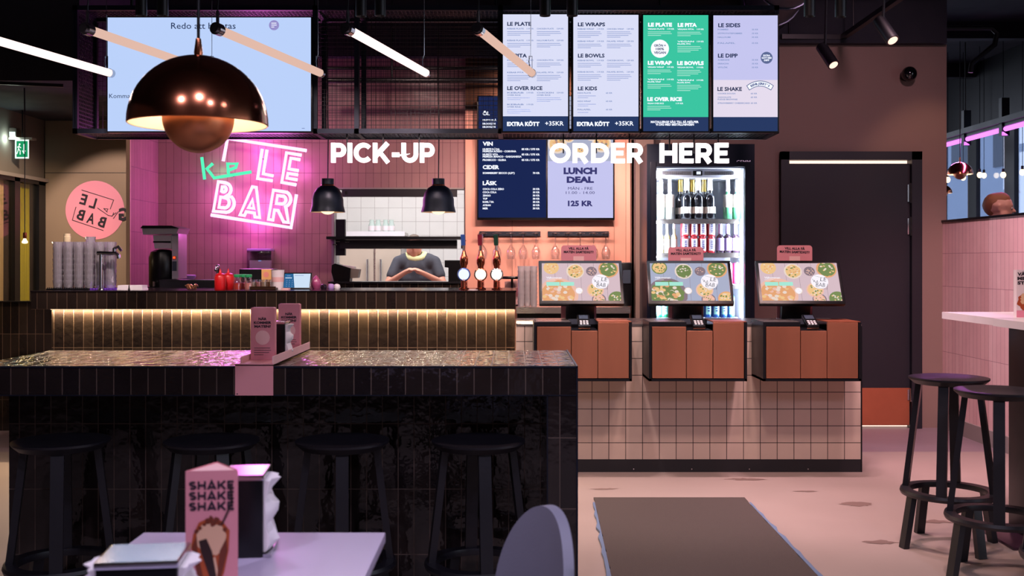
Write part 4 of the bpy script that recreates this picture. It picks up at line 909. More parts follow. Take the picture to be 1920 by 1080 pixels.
m = MB('stone_light', P); m.prism([(657, 503), (674, 505), (671, 521), (657, 522)], -.1, .0); m.prism([(640, 497), (664, 500), (664, 505), (642, 502)], -.1, -.01, 'white_paint'); part('paper_door', m, pr, smooth=0)
m = MB('black_plastic', P); m.prism([(834, 488), (866, 488), (866, 529), (841, 529), (841, 502), (834, 501)], -.05, .02); solo('order_monitor', m, 'black order monitor at the hatch sill, beside the beer taps', 'monitor', smooth=0)
# kitchen furniture
mat('steel_satin', '#d2c3b2', .4, .35, var=.05)
fk = thing('steel_fridge', 'stainless double-door kitchen fridge seen through the hatch', 'fridge', (X(692, 10.9), 11.2, 0))
m = MB('steel'); m.box(X(636, 10.9), X(752, 10.9), 10.92, 11.45, 0.05, Z(466, 10.9)); part('body', m, fk, smooth=0)
for a, b in ((636, 701), (703, 752)):
    m = MB('steel_satin'); m.box(X(a, 10.9) + .004, X(b, 10.9) - .004, 10.9, 10.92, .1, Z(467, 10.9)); q = part('door', m, fk, smooth=0)
    px = 689 if a < 700 else 714; h = MB('chrome'); h.cyl((X(px, 10.87), 10.86, .9), (X(px, 10.87), 10.86, Z(486, 10.87)), .012); h.cyl((X(px, 10.87), 10.86, 1.22), (X(px, 10.87), 10.9, 1.22), .008); part('handle', h, q)
m = MB('steel'); m.box(X(640, 11.2), X(760, 11.2), 11.15, 11.48, Z(442, 11.2), Z(436, 11.2)); m.box(X(640, 11.2), X(760, 11.2), 11.14, 11.15, Z(443, 11.2), Z(434, 11.2), 'white_paint'); solo('wall_shelf', m, 'pale wall shelf with glass jugs in the kitchen', 'shelf', smooth=0)
jg = None
for px in (697, 709, 723, 734):
    if jg is None:
        jg = thing('glass_jug', '', 'jug'); m = MB('bottle_clear'); m.lathe([(0, 0), (.034, 0), (.034, .075), (.022, .11), (.024, .135), (.02, .135)], seg=14); part('body', m, jg); m = MB('white_card'); m.lathe([(.035, .02), (.035, .07)], seg=14); part('label', m, jg)
        o = jg
    else: o = dup(jg, (0, 0, 0))
    o.location = (X(px, 11.25), 11.25, Z(436, 11.2) + .001); o['label'] = 'small glass jug on the kitchen shelf above the steel fridge'; o['group'] = 'glass jugs on the kitchen shelf'
light('AREA', 'kitchen_lamp', (-1.0, 9.9, 2.65), 66, (0.95, 0.96, 1.0), (-1.0, 9.9, 0), 1.6, 1.0)
m = MB('letter_white'); m.box(-1.8, -.2, 9.2, 10.2, 2.67, 2.70); solo('kitchen_ceiling_light', m, 'flat white ceiling light in the kitchen', 'ceiling light', smooth=0)
# ------------------------------------------------------------------ things on the serving counter
def onrear(px, D): return (X(px, D), D, RZ)
glow('tap_lens', '#fff1e6', 1.3); glow('tap_lens_blue', '#dfe6ff', 1.25); mat('lever_blue', '#3d5fa8', .3, .3); mat('lever_red', '#8a2a3c', .3, .3); mat('lever_green', '#2f5a4a', .3, .4)
for px, ring, lens, lev, wl in ((870, 'lever_blue', 'tap_lens_blue', 'lever_blue', 'copper beer tap with a blue lever, beside the kitchen hatch'), (901.5, 'copper', 'tap_lens', 'lever_red', 'copper beer tap with a dark red lever, in the middle'), (931.5, 'chrome', 'tap_lens', 'lever_green', 'copper beer tap with a green and chrome lever, at the counter end')):
    D = 6.85; c = onrear(px, D); t = thing('beer_tap', wl, 'beer tap', c, 'beer taps on the serving counter')
    z = lambda py: Z(py, D) - RZ
    m = MB('copper'); m.lathe([(0, 0), (.034, 0), (.034, .008), (.022, .014), (.021, z(520)), (.018, z(500)), (.026, z(494)), (.026, z(484)), (.016, z(477)), (.010, z(470)), (0, z(469))], c, 20); part('column', m, t)
    m = MB('copper'); m.cyl((c[0], D - .02, c[2] + .06), (c[0], D - .08, c[2] + .05), .011, seg=10); m.cyl((c[0], D - .08, c[2] + .055), (c[0], D - .085, c[2] + .015), .009, seg=10); part('spout', m, t)
    m = MB(ring); m.lathe([(0, 0), (.042, 0), (.043, .006), (.040, .022), (.035, .024), (.035, .02), (0, .02)], (0, 0, 0), 28, M=Matrix.Translation((c[0], D - .012, Z(514.5, D))) @ FRONT); part('medallion', m, t)
    m = MB(lens); m.disc(0, 0, .0345, lens, .0215, M=Matrix.Translation((c[0], D - .012, Z(514.5, D))) @ FRONT); part('lens', m, t, 'glowing round badge', smooth=0)
    m = MB('chrome'); m.tube([(c[0], D, Z(471, D)), (c[0] - .002, D - .012, Z(462, D)), (c[0] - .004, D - .02, Z(452, D))], .009, 10); part('lever_stem', m, t)
    m = MB(lev); m.bar((c[0] - .003, D - .018, Z(460, D)), (c[0] - .006, D - .03, Z(440, D)), .026, .014); part('lever', m, t, smooth=0)
# stacked tumblers
tw = None
for i in range(6):
    for j, D in enumerate((6.86, 6.96)):
        for k in range(8 if (i, j) != (3, 1) else 9):
            if tw is None: tw = tumbler('stacked_tumbler', '', .0335, .050); o = tw
            else: o = dup(tw, (0, 0, 0))
            px = 108.5 + 19.7 * i + (2 if j else 0)
            o.location = (X(px, D), D, RZ + .010 + k * .0352); o['label'] = 'clear drinking tumbler in the tall nested stacks at the end of the serving counter'; o['group'] = 'stacked clear tumblers'
m = MB('black_plastic'); m.box(X(91, 6.8), X(172, 6.8), 6.76, 7.06, RZ, RZ + .009, b=.003)
for k in range(22):
    x = X(93, 6.8) + k * .0118; m.box(x, x + .004, 6.765, 6.769, RZ + .009, RZ + .016)
solo('bar_mat', m, 'black rubber bar mat under the stacked tumblers', 'mat', smooth=0)
mat('purple_cloth', '#5a2aa0', .8, bump=.3, bscale=60); m = MB('purple_cloth'); m.box(X(173, 6.8), X(224, 6.8), 6.78, 7.05, RZ, RZ + .009)
for k in range(16): x = X(173, 6.8) + .012 * k; m.lathe([(0, .012), (.006, .010), (.007, .004), (.006, .0)], (x, 6.775 + .012 * math.sin(k * 2.1), RZ + .0005), 7)
solo('folded_cloth', m, 'purple cloth beside the chrome water tap', 'cloth')
tp = thing('water_tap', 'tall chrome water tap with a curved head in front of the stacked tumblers', 'tap', onrear(189, 6.76))
c = onrear(189, 6.76); zt_ = Z(476, 6.76)
m = MB('chrome'); m.lathe([(0, 0), (.02, 0), (.018, .008), (.0105, .014), (.0105, zt_ - RZ), (0, zt_ - RZ)], c, 16); part('pillar', m, tp)
m = MB('chrome'); m.tube([(c[0] - .022, c[1], zt_ + .004), (c[0], c[1], zt_ + .006), (c[0] + .06, c[1], zt_ + .002), (c[0] + .10, c[1] - .01, zt_ + .004), (c[0] + .118, c[1] - .02, zt_ - .012), (c[0] + .12, c[1] - .02, zt_ - .03)], .0125, 12); part('spout', m, tp)
m = MB('chrome'); m.cyl((c[0] + .085, c[1], zt_ + .008), (c[0] + .085, c[1], zt_ + .036), .012); m.tube([(c[0] + .085, c[1], zt_ + .034), (c[0] + .115, c[1] - .01, zt_ + .045), (c[0] + .135, c[1] - .015, zt_ + .02)], .009, 10); part('lever', m, tp)
jr = thing('lidded_jar', 'cream jar with a screw lid standing on the stacked tumblers', 'jar', (X(124, 6.96), 6.96, RZ + .012 + 7 * .0352 + .05))
mat('cream', '#d8c7a0', .5); zz = RZ + .0105 + 7 * .0352 + .05; m = MB('cream'); m.lathe([(0, 0), (.021, 0), (.023, .004), (.023, .034), (.018, .04)], (X(126, 6.91), 6.91, zz), 16); part('body', m, jr); m = MB('cream'); m.lathe([(.019, .039), (.02, .04), (.02, .054), (0, .055)], (X(126, 6.91), 6.91, zz), 16); part('lid', m, jr)
for px, w_, wl in ((237, 12.5, 'white folded dish towel roll beside the purple cloth'), (259, 14, 'white folded dish towel roll beside the coffee machine')):
    D = 6.8; m = MB('white_paint'); hw = w_ * D / F
    m.add(*(lambda n=10: ([(X(px, D) + sx * hw * (1 - .10 * (zq > .012)) , D + .05 * sy, RZ + zq) for zq in (0.0005, .014, .03) for sx, sy in ((-1, -1), (1, -1), (1, 1), (-1, 1))], [(3, 2, 1, 0), (8, 9, 10, 11)] + [(a + b, a + (b + 1) % 4, a + 4 + (b + 1) % 4, a + 4 + b) for a in (0, 4) for b in range(4)]))())
    solo('folded_towel', m, wl, 'towel', smooth=70)
cm = thing('coffee_machine', 'filter coffee machine with a black thermos urn against the magenta-lit wall', 'coffee machine', onrear(298, 7.55))
D = 7.5; P = picture(D)
m = MB('black_plastic'); cxx = X(296, D); m.lathe([(0, 0), (.088, 0), (.094, .01), (.094, Z(483, D) - RZ), (.08, Z(472, D) - RZ), (.05, Z(468, D) - RZ), (0, Z(467, D) - RZ)], (cxx, D + .1, RZ), 28); part('urn', m, cm)
mat('steel_bright', '#c9c3c6', .22, .55); m = MB('steel_bright'); m.prism([(285, 441), (319, 441), (319, 466), (288, 466)], -.22, -.02, M=P); m.prism([(286, 452), (319, 452), (319, 455), (286, 455)], -.021, -.012, 'black_plastic', M=P); part('brew_basket', m, cm, smooth=0)
m = MB('steel_bright'); m.prism([(266, 427), (335, 428), (331, 438), (268, 440)], -.26, .0, M=P); m.prism([(268, 423), (322, 423), (337, 428), (264, 428)], -.26, .01, 'black_plastic', M=P); part('head', m, cm, smooth=0)
m = MB('steel_bright'); m.prism([(319, 438), (331, 438), (331, 523), (319, 523)], -.24, -.04, M=P); m.prism([(321, 480), (327, 480), (327, 486), (321, 486)], -.042, -.03, 'can_red', M=P); m.prism([(320, 490), (328, 490), (328, 508), (320, 508)], -.042, -.034, 'facade_win', M=P); part('pillar', m, cm, smooth=0)
glow('lamp_red', '#ff5a2a', 1.3); m = MB('lamp_red'); m.prism([(322, 481), (326, 481), (326, 485), (322, 485)], -.03, -.027, M=P); part('indicator', m, cm, smooth=0)
m = MB('chrome'); m.cyl((cxx - .02, D + .01, RZ + .03), (cxx - .02, D - .02, RZ + .03), .009); m.cyl((cxx - .02, D - .02, RZ + .04), (cxx - .02, D - .022, RZ + .005), .008); part('spigot', m, cm)
m = MB('black_plastic'); m.box(cxx - .1, cxx + .16, D + .004, D + .26, RZ - .12, RZ + .002); part('base', m, cm, smooth=0)
mat('lilac_plastic', '#b28fd0', .4); D = 7.86; m = MB('lilac_plastic'); m.box(X(337, D), X(345, D), D + .05, D + .06, RZ - .12, Z(466, D), b=.004); m.lathe([(0, 0), (.03, 0), (.055, .03), (.058, .045), (.05, .05), (0, .052)], (X(351, D), D + .02, Z(528, D)), 20); m.cyl((X(351, D), D + .02, RZ - .12), (X(351, D), D + .02, Z(527, D)), .02); solo('juicer', m, 'lilac-lit upright juicer with round bowl next to the coffee machine', 'juicer')
m = MB('black_plastic'); D = 7.37; m.box(X(297, D), X(404, D), D, D + .10, RZ - .12, Z(524, D), b=.01); m.box(X(300, D), X(401, D), D - .004, D, Z(540, D), Z(527, D), 'black_metal'); solo('storage_box', m, 'long low black box behind the row of bottles, next to the coffee machine', 'box')
# crumpled bronze wrappers / spoons bundle
m = MB('brass_dark'); rnd = random.Random(11); mat('copper_dark', '#b07a5c', .3, .8)
cx_, D = X(366, 6.82), 6.82
for k in range(14):
    a = rnd.uniform(-.05, .05); b = a + rnd.uniform(-.02, .02); m.tube([(cx_ + a, D + rnd.uniform(-.02, .02), RZ + .004), (cx_ + b, D, RZ + rnd.uniform(.018, .036)), (cx_ + b + .012, D, RZ + rnd.uniform(.016, .03))], .0042, 6, 'copper_dark')
solo('spoon_bundle', m, 'heap of bronze coloured spoons on the serving counter in front of the black box', 'spoons', kind='stuff')
mat('ketchup', '#c9161c', .35); mat('ketchup_dark', '#8c0e12', .35)
sq = None
for px, D, wl in ((413, 6.80, 'red squeeze bottle at the front of the pair on the serving counter'), (428, 6.88, 'red squeeze bottle behind, nearer the green-lidded jars')):
    t = thing('squeeze_bottle', wl, 'squeeze bottle', onrear(px, D), 'red squeeze bottles'); c = onrear(px, D)
    m = MB('ketchup'); m.lathe([(0, 0), (.034, 0), (.036, .006), (.036, .082), (.03, .092), (.02, .096)], c, 20); part('body', m, t)
    m = MB('ketchup'); m.lathe([(.031, .088), (.031, .100), (.012, .106), (.0085, .11), (.003, .135), (0, .135)], c, 16); part('nozzle', m, t)
tp2 = MB('chrome'); c = onrear(408, 7.25); tp2.tube([(c[0], c[1], RZ), (c[0], c[1], RZ + .10), (c[0] + .006, c[1] - .02, RZ + .135), (c[0] + .006, c[1] - .05, RZ + .14), (c[0] + .006, c[1] - .07, RZ + .12)], .010, 12); tp2.ball((c[0], c[1], RZ + .145), .016); solo('small_tap', tp2, 'small chrome tap behind the red squeeze bottles', 'tap')
mat('lid_green', '#2b9a5e', .4); mat('sauce_red', '#c23a2a', .4); mat('sauce_pink', '#d8877a', .5); mat('sauce_cream', '#d8b48c', .5); mat('sauce_brown', '#8a5a38', .5)
for px, D, fill, wl in ((445, 6.78, 'sauce_red', 'green-lidded jar of red sauce next to the squeeze bottles'), (456, 6.86, 'sauce_red', 'green-lidded jar behind, second from the squeeze bottles'), (466, 6.78, 'sauce_pink', 'green-lidded jar of pink sauce beside the brown tray')):
    c = onrear(px, D); t = thing('sauce_jar', wl, 'jar', c, 'green-lidded sauce jars')
    m = MB('glass'); m.lathe([(0, 0), (.024, 0), (.025, .05), (.019, .066), (.018, .08)], c, 16); part('glass_body', m, t)
    m = MB(fill); m.lathe([(0, .002), (.0225, .002), (.0225, .044), (0, .044)], c, 14); part('sauce', m, t)
    m = MB('lid_green'); m.lathe([(.021, .08), (.022, .082), (.022, .096), (.019, .099), (0, .099)], c, 16); part('lid', m, t)
m = MB('brass_dark'); D = 6.76; m.box(X(466, D), X(517, D), D, D + .2, RZ, RZ + .014, b=.004); m.box(X(466, D), X(517, D), D, D + .006, RZ + .012, RZ + .022); m.box(X(466, D), X(517, D), D + .194, D + .2, RZ + .012, RZ + .022); solo('serving_tray', m, 'dark brown tray holding small glass cups on the serving counter', 'tray')
k = 0
for px, fill, wl in ((474, 'sauce_cream', 'small glass cup of pale cream sauce, first on the brown tray'), (484.5, 'sauce_pink', 'small glass cup of pinkish sauce, second on the brown tray'), (495, 'sauce_cream', 'small glass cup of cream sauce, third on the brown tray'), (505.5, 'sauce_brown', 'small glass cup of brown sauce, last on the brown tray')):
    D = 6.84; c = (X(px, D), D, RZ + .0145); t = thing('sauce_cup', wl, 'cup', c, 'glass cups on the brown tray')
    m = MB('glass'); m.lathe([(0, 0), (.019, 0), (.021, .05), (.0195, .05), (.018, .003), (0, .003)], c, 16); part('glass_body', m, t)
    m = MB(fill); m.lathe([(0, .003), (.017, .003), (.0185, .036), (0, .036)], c, 14); part('sauce', m, t)
mat('carton_yellow', '#d9a765', .6); D = 6.92; m = MB('carton_yellow'); m.box(X(488, D), X(506, D), D + .03, D + .07, RZ + .0145, Z(505, D), b=.003); m.disc(X(497, D), Z(515, D), .018, 'sauce_pink', 0, M=Matrix(((1, 0, 0, 0), (0, 0, -1, D + .029), (0, 1, 0, 0), (0, 0, 0, 1)))); solo('yellow_carton', m, 'yellow-orange carton standing behind the glass cups', 'carton', smooth=0)
m = MB('white_card'); c = onrear(521, 6.86); m.lathe([(0, 0), (.034, 0), (.041, .125), (.043, .127), (.040, .127), (.033, .004), (0, .004)], c, 22); m.lathe([(.0375, .05), (.0395, .08)], c, 22, 'pale_card'); solo('paper_cup', m, 'tall white paper cup between the brown tray and the tablet', 'cup')
m = MB('black_plastic'); D = 7.42; m.box(X(448, D), X(512, D), D, D + .16, RZ - .12, Z(504, D), b=.008); m.box(X(452, D), X(508, D), D - .003, D, Z(536, D), Z(508, D), 'black_metal'); solo('dark_crate', m, 'dark crate behind the sauce jars, under the clear dispenser on the wall', 'crate')
td = thing('order_tablet', 'tablet with a blue and white page leaning at the back of the serving counter', 'tablet', onrear(558, 6.95)); T = Matrix.Translation((X(557, 6.95), 6.95, RZ + .055)) @ Matrix.Rotation(-math.radians(28), 4, 'X') @ FRONT
m = MB('black_plastic', T); m.box(-.093, .093, -.060, .060, -.012, 0, b=.004); part('body', m, td)
glow('tab_blue', '#2f6a9c', .9); glow('tab_white', '#cfe2f6', 1.0); m = MB('tab_blue', T); m.add([(-.084, -.051, .001), (-.012, -.051, .001), (-.028, .051, .001), (-.084, .051, .001)], [(0, 1, 2, 3)], 'tab_blue'); m.add([(-.012, -.051, .001), (.084, -.051, .001), (.084, .051, .001), (-.028, .051, .001)], [(0, 1, 2, 3)], 'tab_white')
m.rect(-.078, .018, -.035, .022, 'scr_lite', .0015); m.rect(-.07, .033, -.045, .037, 'scr_soft', .0015)
for a in range(3):
    for b_ in range(4): m.disc(-.066 + a * .018, .002 - b_ * .014, .003, 'scr_soft', .0015, seg=8)
m.rect(-.02, .036, .04, .039, 'scr_soft', .0015); part('screen', m, td, smooth=0, fix=False)
m = MB('black_plastic'); m.bar((X(557, 6.95), 7.03, RZ + .002), (X(557, 6.95), 6.98, RZ + .08), .08, .012); part('stand', m, td, smooth=0)
mat('pink_glass', '#a84a78', .15, spec=.8); m = MB('pink_glass'); c = onrear(593, 7.0); m.lathe([(0, 0), (.022, 0), (.031, .02), (.032, .04), (.024, .062), (.01, .082), (0, .09)], c, 20); solo('sugar_pot', m, 'dark pink onion-shaped pot between the tablet and the hatch', 'pot')
for px, D, col, wl in ((607, 6.9, 'cola_dark', 'tiny dark pot next to the pink onion-shaped pot'), (621, 6.95, 'lilac_plastic', 'tiny lilac glass pot in front of the receipt printer'), (632, 6.9, 'foil_white', 'tiny clear tealight pot at the start of the hatch')):
    m = MB(col); m.lathe([(0, 0), (.017, 0), (.022, .014), (.018, .03), (.006, .036), (0, .036)], onrear(px, D), 16); solo('small_pot', m, wl, 'pot')
# wall dispenser
dp = thing('towel_dispenser', 'clear lilac-lit dispenser box on the rose tile wall under the neon sign', 'dispenser', (X(486, 8.3), 8.35, Z(503, 8.3))); D = 8.28; P = picture(D)
glassy('glass_lilac', (0.9, 0.78, 0.95), 0.1, 0.12, 0.7)
m = MB('glass_lilac'); m.box(X(462, D), X(509, D), D, TY - .002, Z(504, D), Z(470, D), b=.012); part('case', m, dp)
m = MB('lilac_plastic'); m.box(X(463, D), X(508, D), D - .006, TY - .002, Z(471, D), Z(466, D), b=.004); part('lid', m, dp)
m = MB('white_card'); m.box(X(466, D), X(505, D), D + .03, D + .09, Z(503, D), Z(488, D)); m.rect(484, 488, 490, 490, 'scr_soft', -.001, M=P); part('towels', m, dp, smooth=0)
m = MB('white_card'); D = 6.72
for px in (530, 862, 888): m.lathe([(0, 0), (.018, 0), (.018, .004), (0, .005)], onrear(px, D), 12)
solo('coasters', MB('white_card').lathe([(0, 0), (.03, 0), (.03, .004), (0, .005)], onrear(887, 6.72), 18), 'round pale coaster between the beer taps', 'coaster')
solo('spare_card', MB('pale_card').box(X(527, 6.74), X(541, 6.74), 6.74, 6.80, RZ, RZ + .012), 'small beige carton beside the paper cup on the serving counter', 'carton', smooth=0)

# ------------------------------------------------------------------ card holder on the front bar
def P2(px, py, D): return (X(px, D), D, Z(py, D))
hold = thing('card_holder', 'pink sheet-metal holder hooked over the front edge of the black tiled counter', 'holder', (X(478, BY0), BY0, BZ))
x0_, x1_ = X(442, BY0), X(513, BY0)
m = MB('pink_metal'); m.box(x0_, x1_, BY0 - .008, BY0 - .004, Z(741, BY0), BZ + .012); m.disc(X(446, BY0), Z(738, BY0), .0025, 'ink', 0, M=Matrix(((1, 0, 0, 0), (0, 0, -1, BY0 - .0085), (0, 1, 0, 0), (0, 0, 0, 1))), seg=8); part('front_plate', m, hold, smooth=0)
m = MB('pink_metal'); m.box(x0_, x1_, BY0 - .008, BY1 - .02, BZ + .004, BZ + .008); part('tray', m, hold, smooth=0)
m = MB('pale_card'); m.box(x1_ - .004, x1_, BY0 - .004, BY1 - .02, BZ + .004, BZ + .036); m.box(x0_, x0_ + .004, BY0 + .06, BY1 - .02, BZ + .004, BZ + .028); part('rail', m, hold, smooth=0)
for px0, px1, pyt, pyb, D, wl in ((470, 515, 577, 679, 3.85, 'pink table card asking about the food, standing in front on the pink holder'), (522, 562, 570, 664, 4.22, 'pink table card asking about the food, standing behind the napkin dispenser')):
    t = thing('info_card', wl, 'table card', (X((px0 + px1) / 2, D), D, BZ + .008), 'pink table cards in the holder'); q = (px1 - px0) / 45.0
    P = picture(D); zb = 490 + (EYE - BZ - .0085) * F / D
    m = MB('pink_card', P); m.prism([(px0, pyt + 1), (px0 + 3, pyt - .5), (px1 - 3, pyt - .5), (px1, pyt + 1), (px1, zb), (px0, zb)], -.03, 0); part('card_panel', m, t, smooth=0)
    cxm = (px0 + px1) / 2; m = MB('ink', P)
    for s, dy, wd in (('N\u00c4R', 21, 15.5), ('KOMMER', 28, 33), ('MATEN?', 35, 31)): m.text(s, cxm, pyt + dy * q, 4.9 * q, wd * q, 'ink', .001, .05, 'C')
    m.disc(cxm, pyt + 56 * q, 13.5 * q, 'pale_card', .001)
    m.stripes(cxm - 16 * q, pyt + 75 * q, 32 * q, 4, 'leather', .0012, 4.2 * q, .9)
    part('printing', m, t, 'dark printed lettering and pale disc', smooth=0, fix=False)
def napkin(name, lab, T, w_, d_, h_, side, blue=True):
    """upright napkin dispenser: dark body, bright lid, tissue bulging from one or both open faces"""
    t = thing(name, lab, 'napkin dispenser', T.translation)
    m = MB('black_plastic', T); m.box(-w_ / 2, w_ / 2, -d_ / 2, d_ / 2, 0, h_, b=.004); part('body', m, t)
    m = MB('chrome', T); m.box(-w_ / 2 - .002, w_ / 2 + .002, -d_ / 2 - .002, d_ / 2 + .002, h_ - .006, h_ + .004, b=.003); part('lid', m, t, smooth=12)
    m = MB('chrome', T)
    for sx in side: m.box(sx * w_ / 2, sx * (w_ / 2 + .014), -d_ / 2, d_ / 2, 0, .006)
    part('base_lip', m, t, smooth=0)
    for sx in side:
        m = MB('paper', T); rnd = random.Random(4); n = 9; vs = []; fs = []
        for i in range(n):
            zq = .008 + (h_ - .016) * i / (n - 1); bul = .012 + .010 * math.sin(i * 1.7) + .006 * math.sin(i * .6) + (.012 if i > n - 3 else 0)
            for j in range(6):
                yq = -d_ * .42 + d_ * .84 * j / 5
                vs.append((sx * (w_ / 2 + max(.003, bul * (1 - abs(j - 2.5) / 3.6) + .004 * math.sin(j * 3 + i))), yq, zq))
        for i in range(n - 1):
            for j in range(5): fs.append((i * 6 + j, i * 6 + j + 1, i * 6 + 7 + j, i * 6 + 6 + j))
        o = len(vs); vs += [(sx * (w_ / 2 - .002), v[1], v[2]) for v in vs]; fs += [tuple(o + q for q in f[::-1]) for f in fs]
        for j in range(5): fs += [(j, o + j, o + j + 1, j + 1), (o - 6 + j, o - 5 + j, 2 * o - 5 + j, 2 * o - 6 + j)]
        for i in range(n - 1): fs += [(i * 6, i * 6 + 6, o + i * 6 + 6, o + i * 6), (i * 6 + 5, o + i * 6 + 5, o + i * 6 + 11, i * 6 + 11)]
        m.add(vs, fs); part('napkins', m, t, smooth=40)
    return t
napkin('napkin_dispenser', 'dark napkin dispenser with white napkins between the two pink cards on the counter', Matrix.Translation((X(524, 4.0), 4.0, BZ + .0085)), .06, .09, .128, (1,))

# ------------------------------------------------------------------ foreground table
FT = .74; ftz = EYE - FT
tb = thing('dining_table', 'pale wooden table top in front with napkin dispensers and a menu stand', 'table', (-.478, 1.6, 0))
tx0, tx1, ty0, ty1 = -.712, -.2445, 1.16, ftz * F / 508
m = MB('wood_table'); m.box(tx0, tx1, ty0, ty1, FT - .02, FT, b=.0025); part('tabletop', m, tb)
m = MB('black_metal'); m.cyl((-.478, 1.6, .02), (-.478, 1.6, FT - .02), .03); part('pedestal', m, tb)
m = MB('black_metal'); m.box(-.66, -.3, 1.4, 1.8, 0, .018, b=.005); part('base', m, tb)
# SHAKE stand: three-sided card
D = 1.715; sh_ = thing('shake_stand', 'three-sided pink card stand printed SHAKE over a milkshake', 'table card', (X(397, D), D + .03, FT))
xa, xb = X(350, D), X(445, D); zt2 = Z(882, D)
m = MB('pink_card'); m.add([(xa, D - .006, FT), (xb, D + .004, FT), (X(383, D) - .0, D + .075, FT), (xa, D - .006, zt2), (xb, D + .004, zt2), (X(383, D), D + .075, zt2)], [(0, 1, 4, 3), (1, 2, 5, 4), (2, 0, 3, 5), (0, 2, 1)])
m.add([(xa, D - .006, zt2 - .002), (xb, D + .004, zt2 - .002), (X(383, D), D + .075, zt2 - .002)], [(0, 1, 2)], 'pale_card'); part('card_panel', m, sh_, smooth=0)
v = Vector((xb - xa, .01, 0)); L_ = v.length; ex = v / L_; nz = Vector((ex.y, -ex.x, 0))
T = Matrix(((ex.x, 0, nz.x, xa), (ex.y, 0, nz.y, D - .006), (0, 1, 0, FT), (0, 0, 0, 1)))
hh = zt2 - FT; U = L_ / 95.0     # one photo pixel
m = MB('ink', T)
for i in range(3): 
    u_ = 0.0; tot_ = sum(GL[c_][0] for c_ in 'SHAKE') + .32
    for c_ in 'SHAKE':
        for k_, (pts_, cl_) in enumerate(GL[c_][1]): m.ribbon([((6 + (u_ + a_) * 82 / tot_) * U, hh - (27 + 19.5 * i + 7.6 - b_ * 15.2) * U) for a_, b_ in pts_], 3.6 * U, .0003, .0007 + .0001 * k_)
        u_ += GL[c_][0] + .08
mat('shake_brown', '#6a2a14', .6); mat('shake_cream', '#d9a888', .6); mat('shake_dark', '#2a0f0c', .6); mat('shake_amber', '#a8481e', .6)
def q(u, v_): return (u * U, hh - v_ * U)
def poly(pts, mt, w_): m.add([(*q(*p), w_) for p in pts], [tuple(range(len(pts)))], mt)
poly([(14, 118), (24, 96), (42, 88), (66, 94), (80, 112), (78, 150), (70, 190), (60, 214), (26, 214), (16, 170), (10, 140)], 'shake_amber', .0006)
poly([(20, 118), (30, 100), (48, 98), (66, 104), (74, 120), (70, 146), (56, 158), (34, 152), (22, 140)], 'shake_cream', .0009)
poly([(24, 130), (38, 126), (48, 150), (56, 196), (48, 210), (38, 180), (28, 150)], 'shake_dark', .0012); poly([(62, 150), (74, 126), (76, 150), (64, 200), (56, 210)], 'shake_brown', .0012); poly([(12, 140), (20, 120), (22, 150), (34, 208), (24, 208)], 'shake_brown', .0012); poly([(40, 170), (54, 160), (62, 205), (46, 212)], 'shake_cream', .0010)
m.line([q(82, 28), q(84, 60), q(66, 100)], 3.4 * U, 'shake_dark', .0014)
for u, v_, r in ((40, 94, 5), (50, 98, 6), (56, 92, 5), (46, 88, 4), (62, 99, 4), (34, 100, 3), (20, 112, 4), (26, 106, 4), (72, 110, 4)): m.disc(*q(u, v_), r * U, 'shake_brown', .0013, jit=.3, seg=10)
part('printing', m, sh_, 'black lettering and a chocolate milkshake picture', smooth=0, fix=False)
napkin('napkin_dispenser', 'tall dark napkin dispenser behind the SHAKE card, napkins sticking out at its side', Matrix.Translation((X(462, 1.93), 1.93, FT + .0005)) @ Matrix.Rotation(.10, 4, 'Z'), .072, .10, .142, (1,))
napkin('napkin_dispenser', 'low dark napkin dispenser at the table edge in front, napkins bulging from both sides', Matrix.Translation((X(270, 1.545), 1.545, FT + .0005)) @ Matrix.Rotation(.12, 4, 'Z'), .112, .10, .098, (-1, 1))
# shell chair
ch = thing('shell_chair', 'grey upholstered shell chair whose rounded back shows beside the table', 'chair', (-.15, 1.95, 0))
def shell(m, T, th):
    nu, nv = 24, 28; vs = []; fs = []
    for k in (0, 1):
        for j in range(nv + 1):
            b_ = math.sin(j / nv * PI / 2); wid = .135 * (.80 + .20 * min(1, b_ / .5)) * (1 if b_ < .5 else math.sqrt(max(0.0, 1 - ((b_ - .5) / .5) ** 2.0)) * .999 + .001)
            for i in range(nu + 1):
                a = -1 + 2 * i / nu; y = a * wid; x = .015 * b_ + .02 * b_ * b_ - .02 * (a * wid / .135) ** 2 + (th if k else 0)
                vs.append((x, y, .37 * b_ + .0))
    n = (nu + 1) * (nv + 1)
    for j in range(nv):
        for i in range(nu):
            a = j * (nu + 1) + i; fs += [(a, a + 1, a + nu + 2, a + nu + 1), (n + a, n + a + nu + 1, n + a + nu + 2, n + a + 1)]
    rim = [i for i in range(nu + 1)] + [(j + 1) * (nu + 1) + nu for j in range(nv)] + [nv * (nu + 1) + i for i in range(nu - 1, -1, -1)] + [j * (nu + 1) for j in range(nv - 1, 0, -1)]
    for a, b_ in zip(rim, rim[1:] + rim[:1]): fs.append((a, n + a, n + b_, b_))
    m.add(vs, fs, None, T)
yaw = math.radians(27); Tc = Matrix.Translation((.032, 2.0, .43)) @ Matrix.Rotation(yaw, 4, 'Z')
mat('shell_grey', '#7b7888', .6, bump=.04, bscale=200)
m = MB('shell_grey'); shell(m, Tc, .022); part('backrest', m, ch, smooth=80)
m = MB('shell_grey'); Ts = Matrix.Translation((-.19, 1.955, .44)) @ Matrix.Rotation(yaw, 4, 'Z'); m.box(-.21, .22, -.21, .21, -.02, .02, M=Ts, b=.018); part('seat', m, ch)
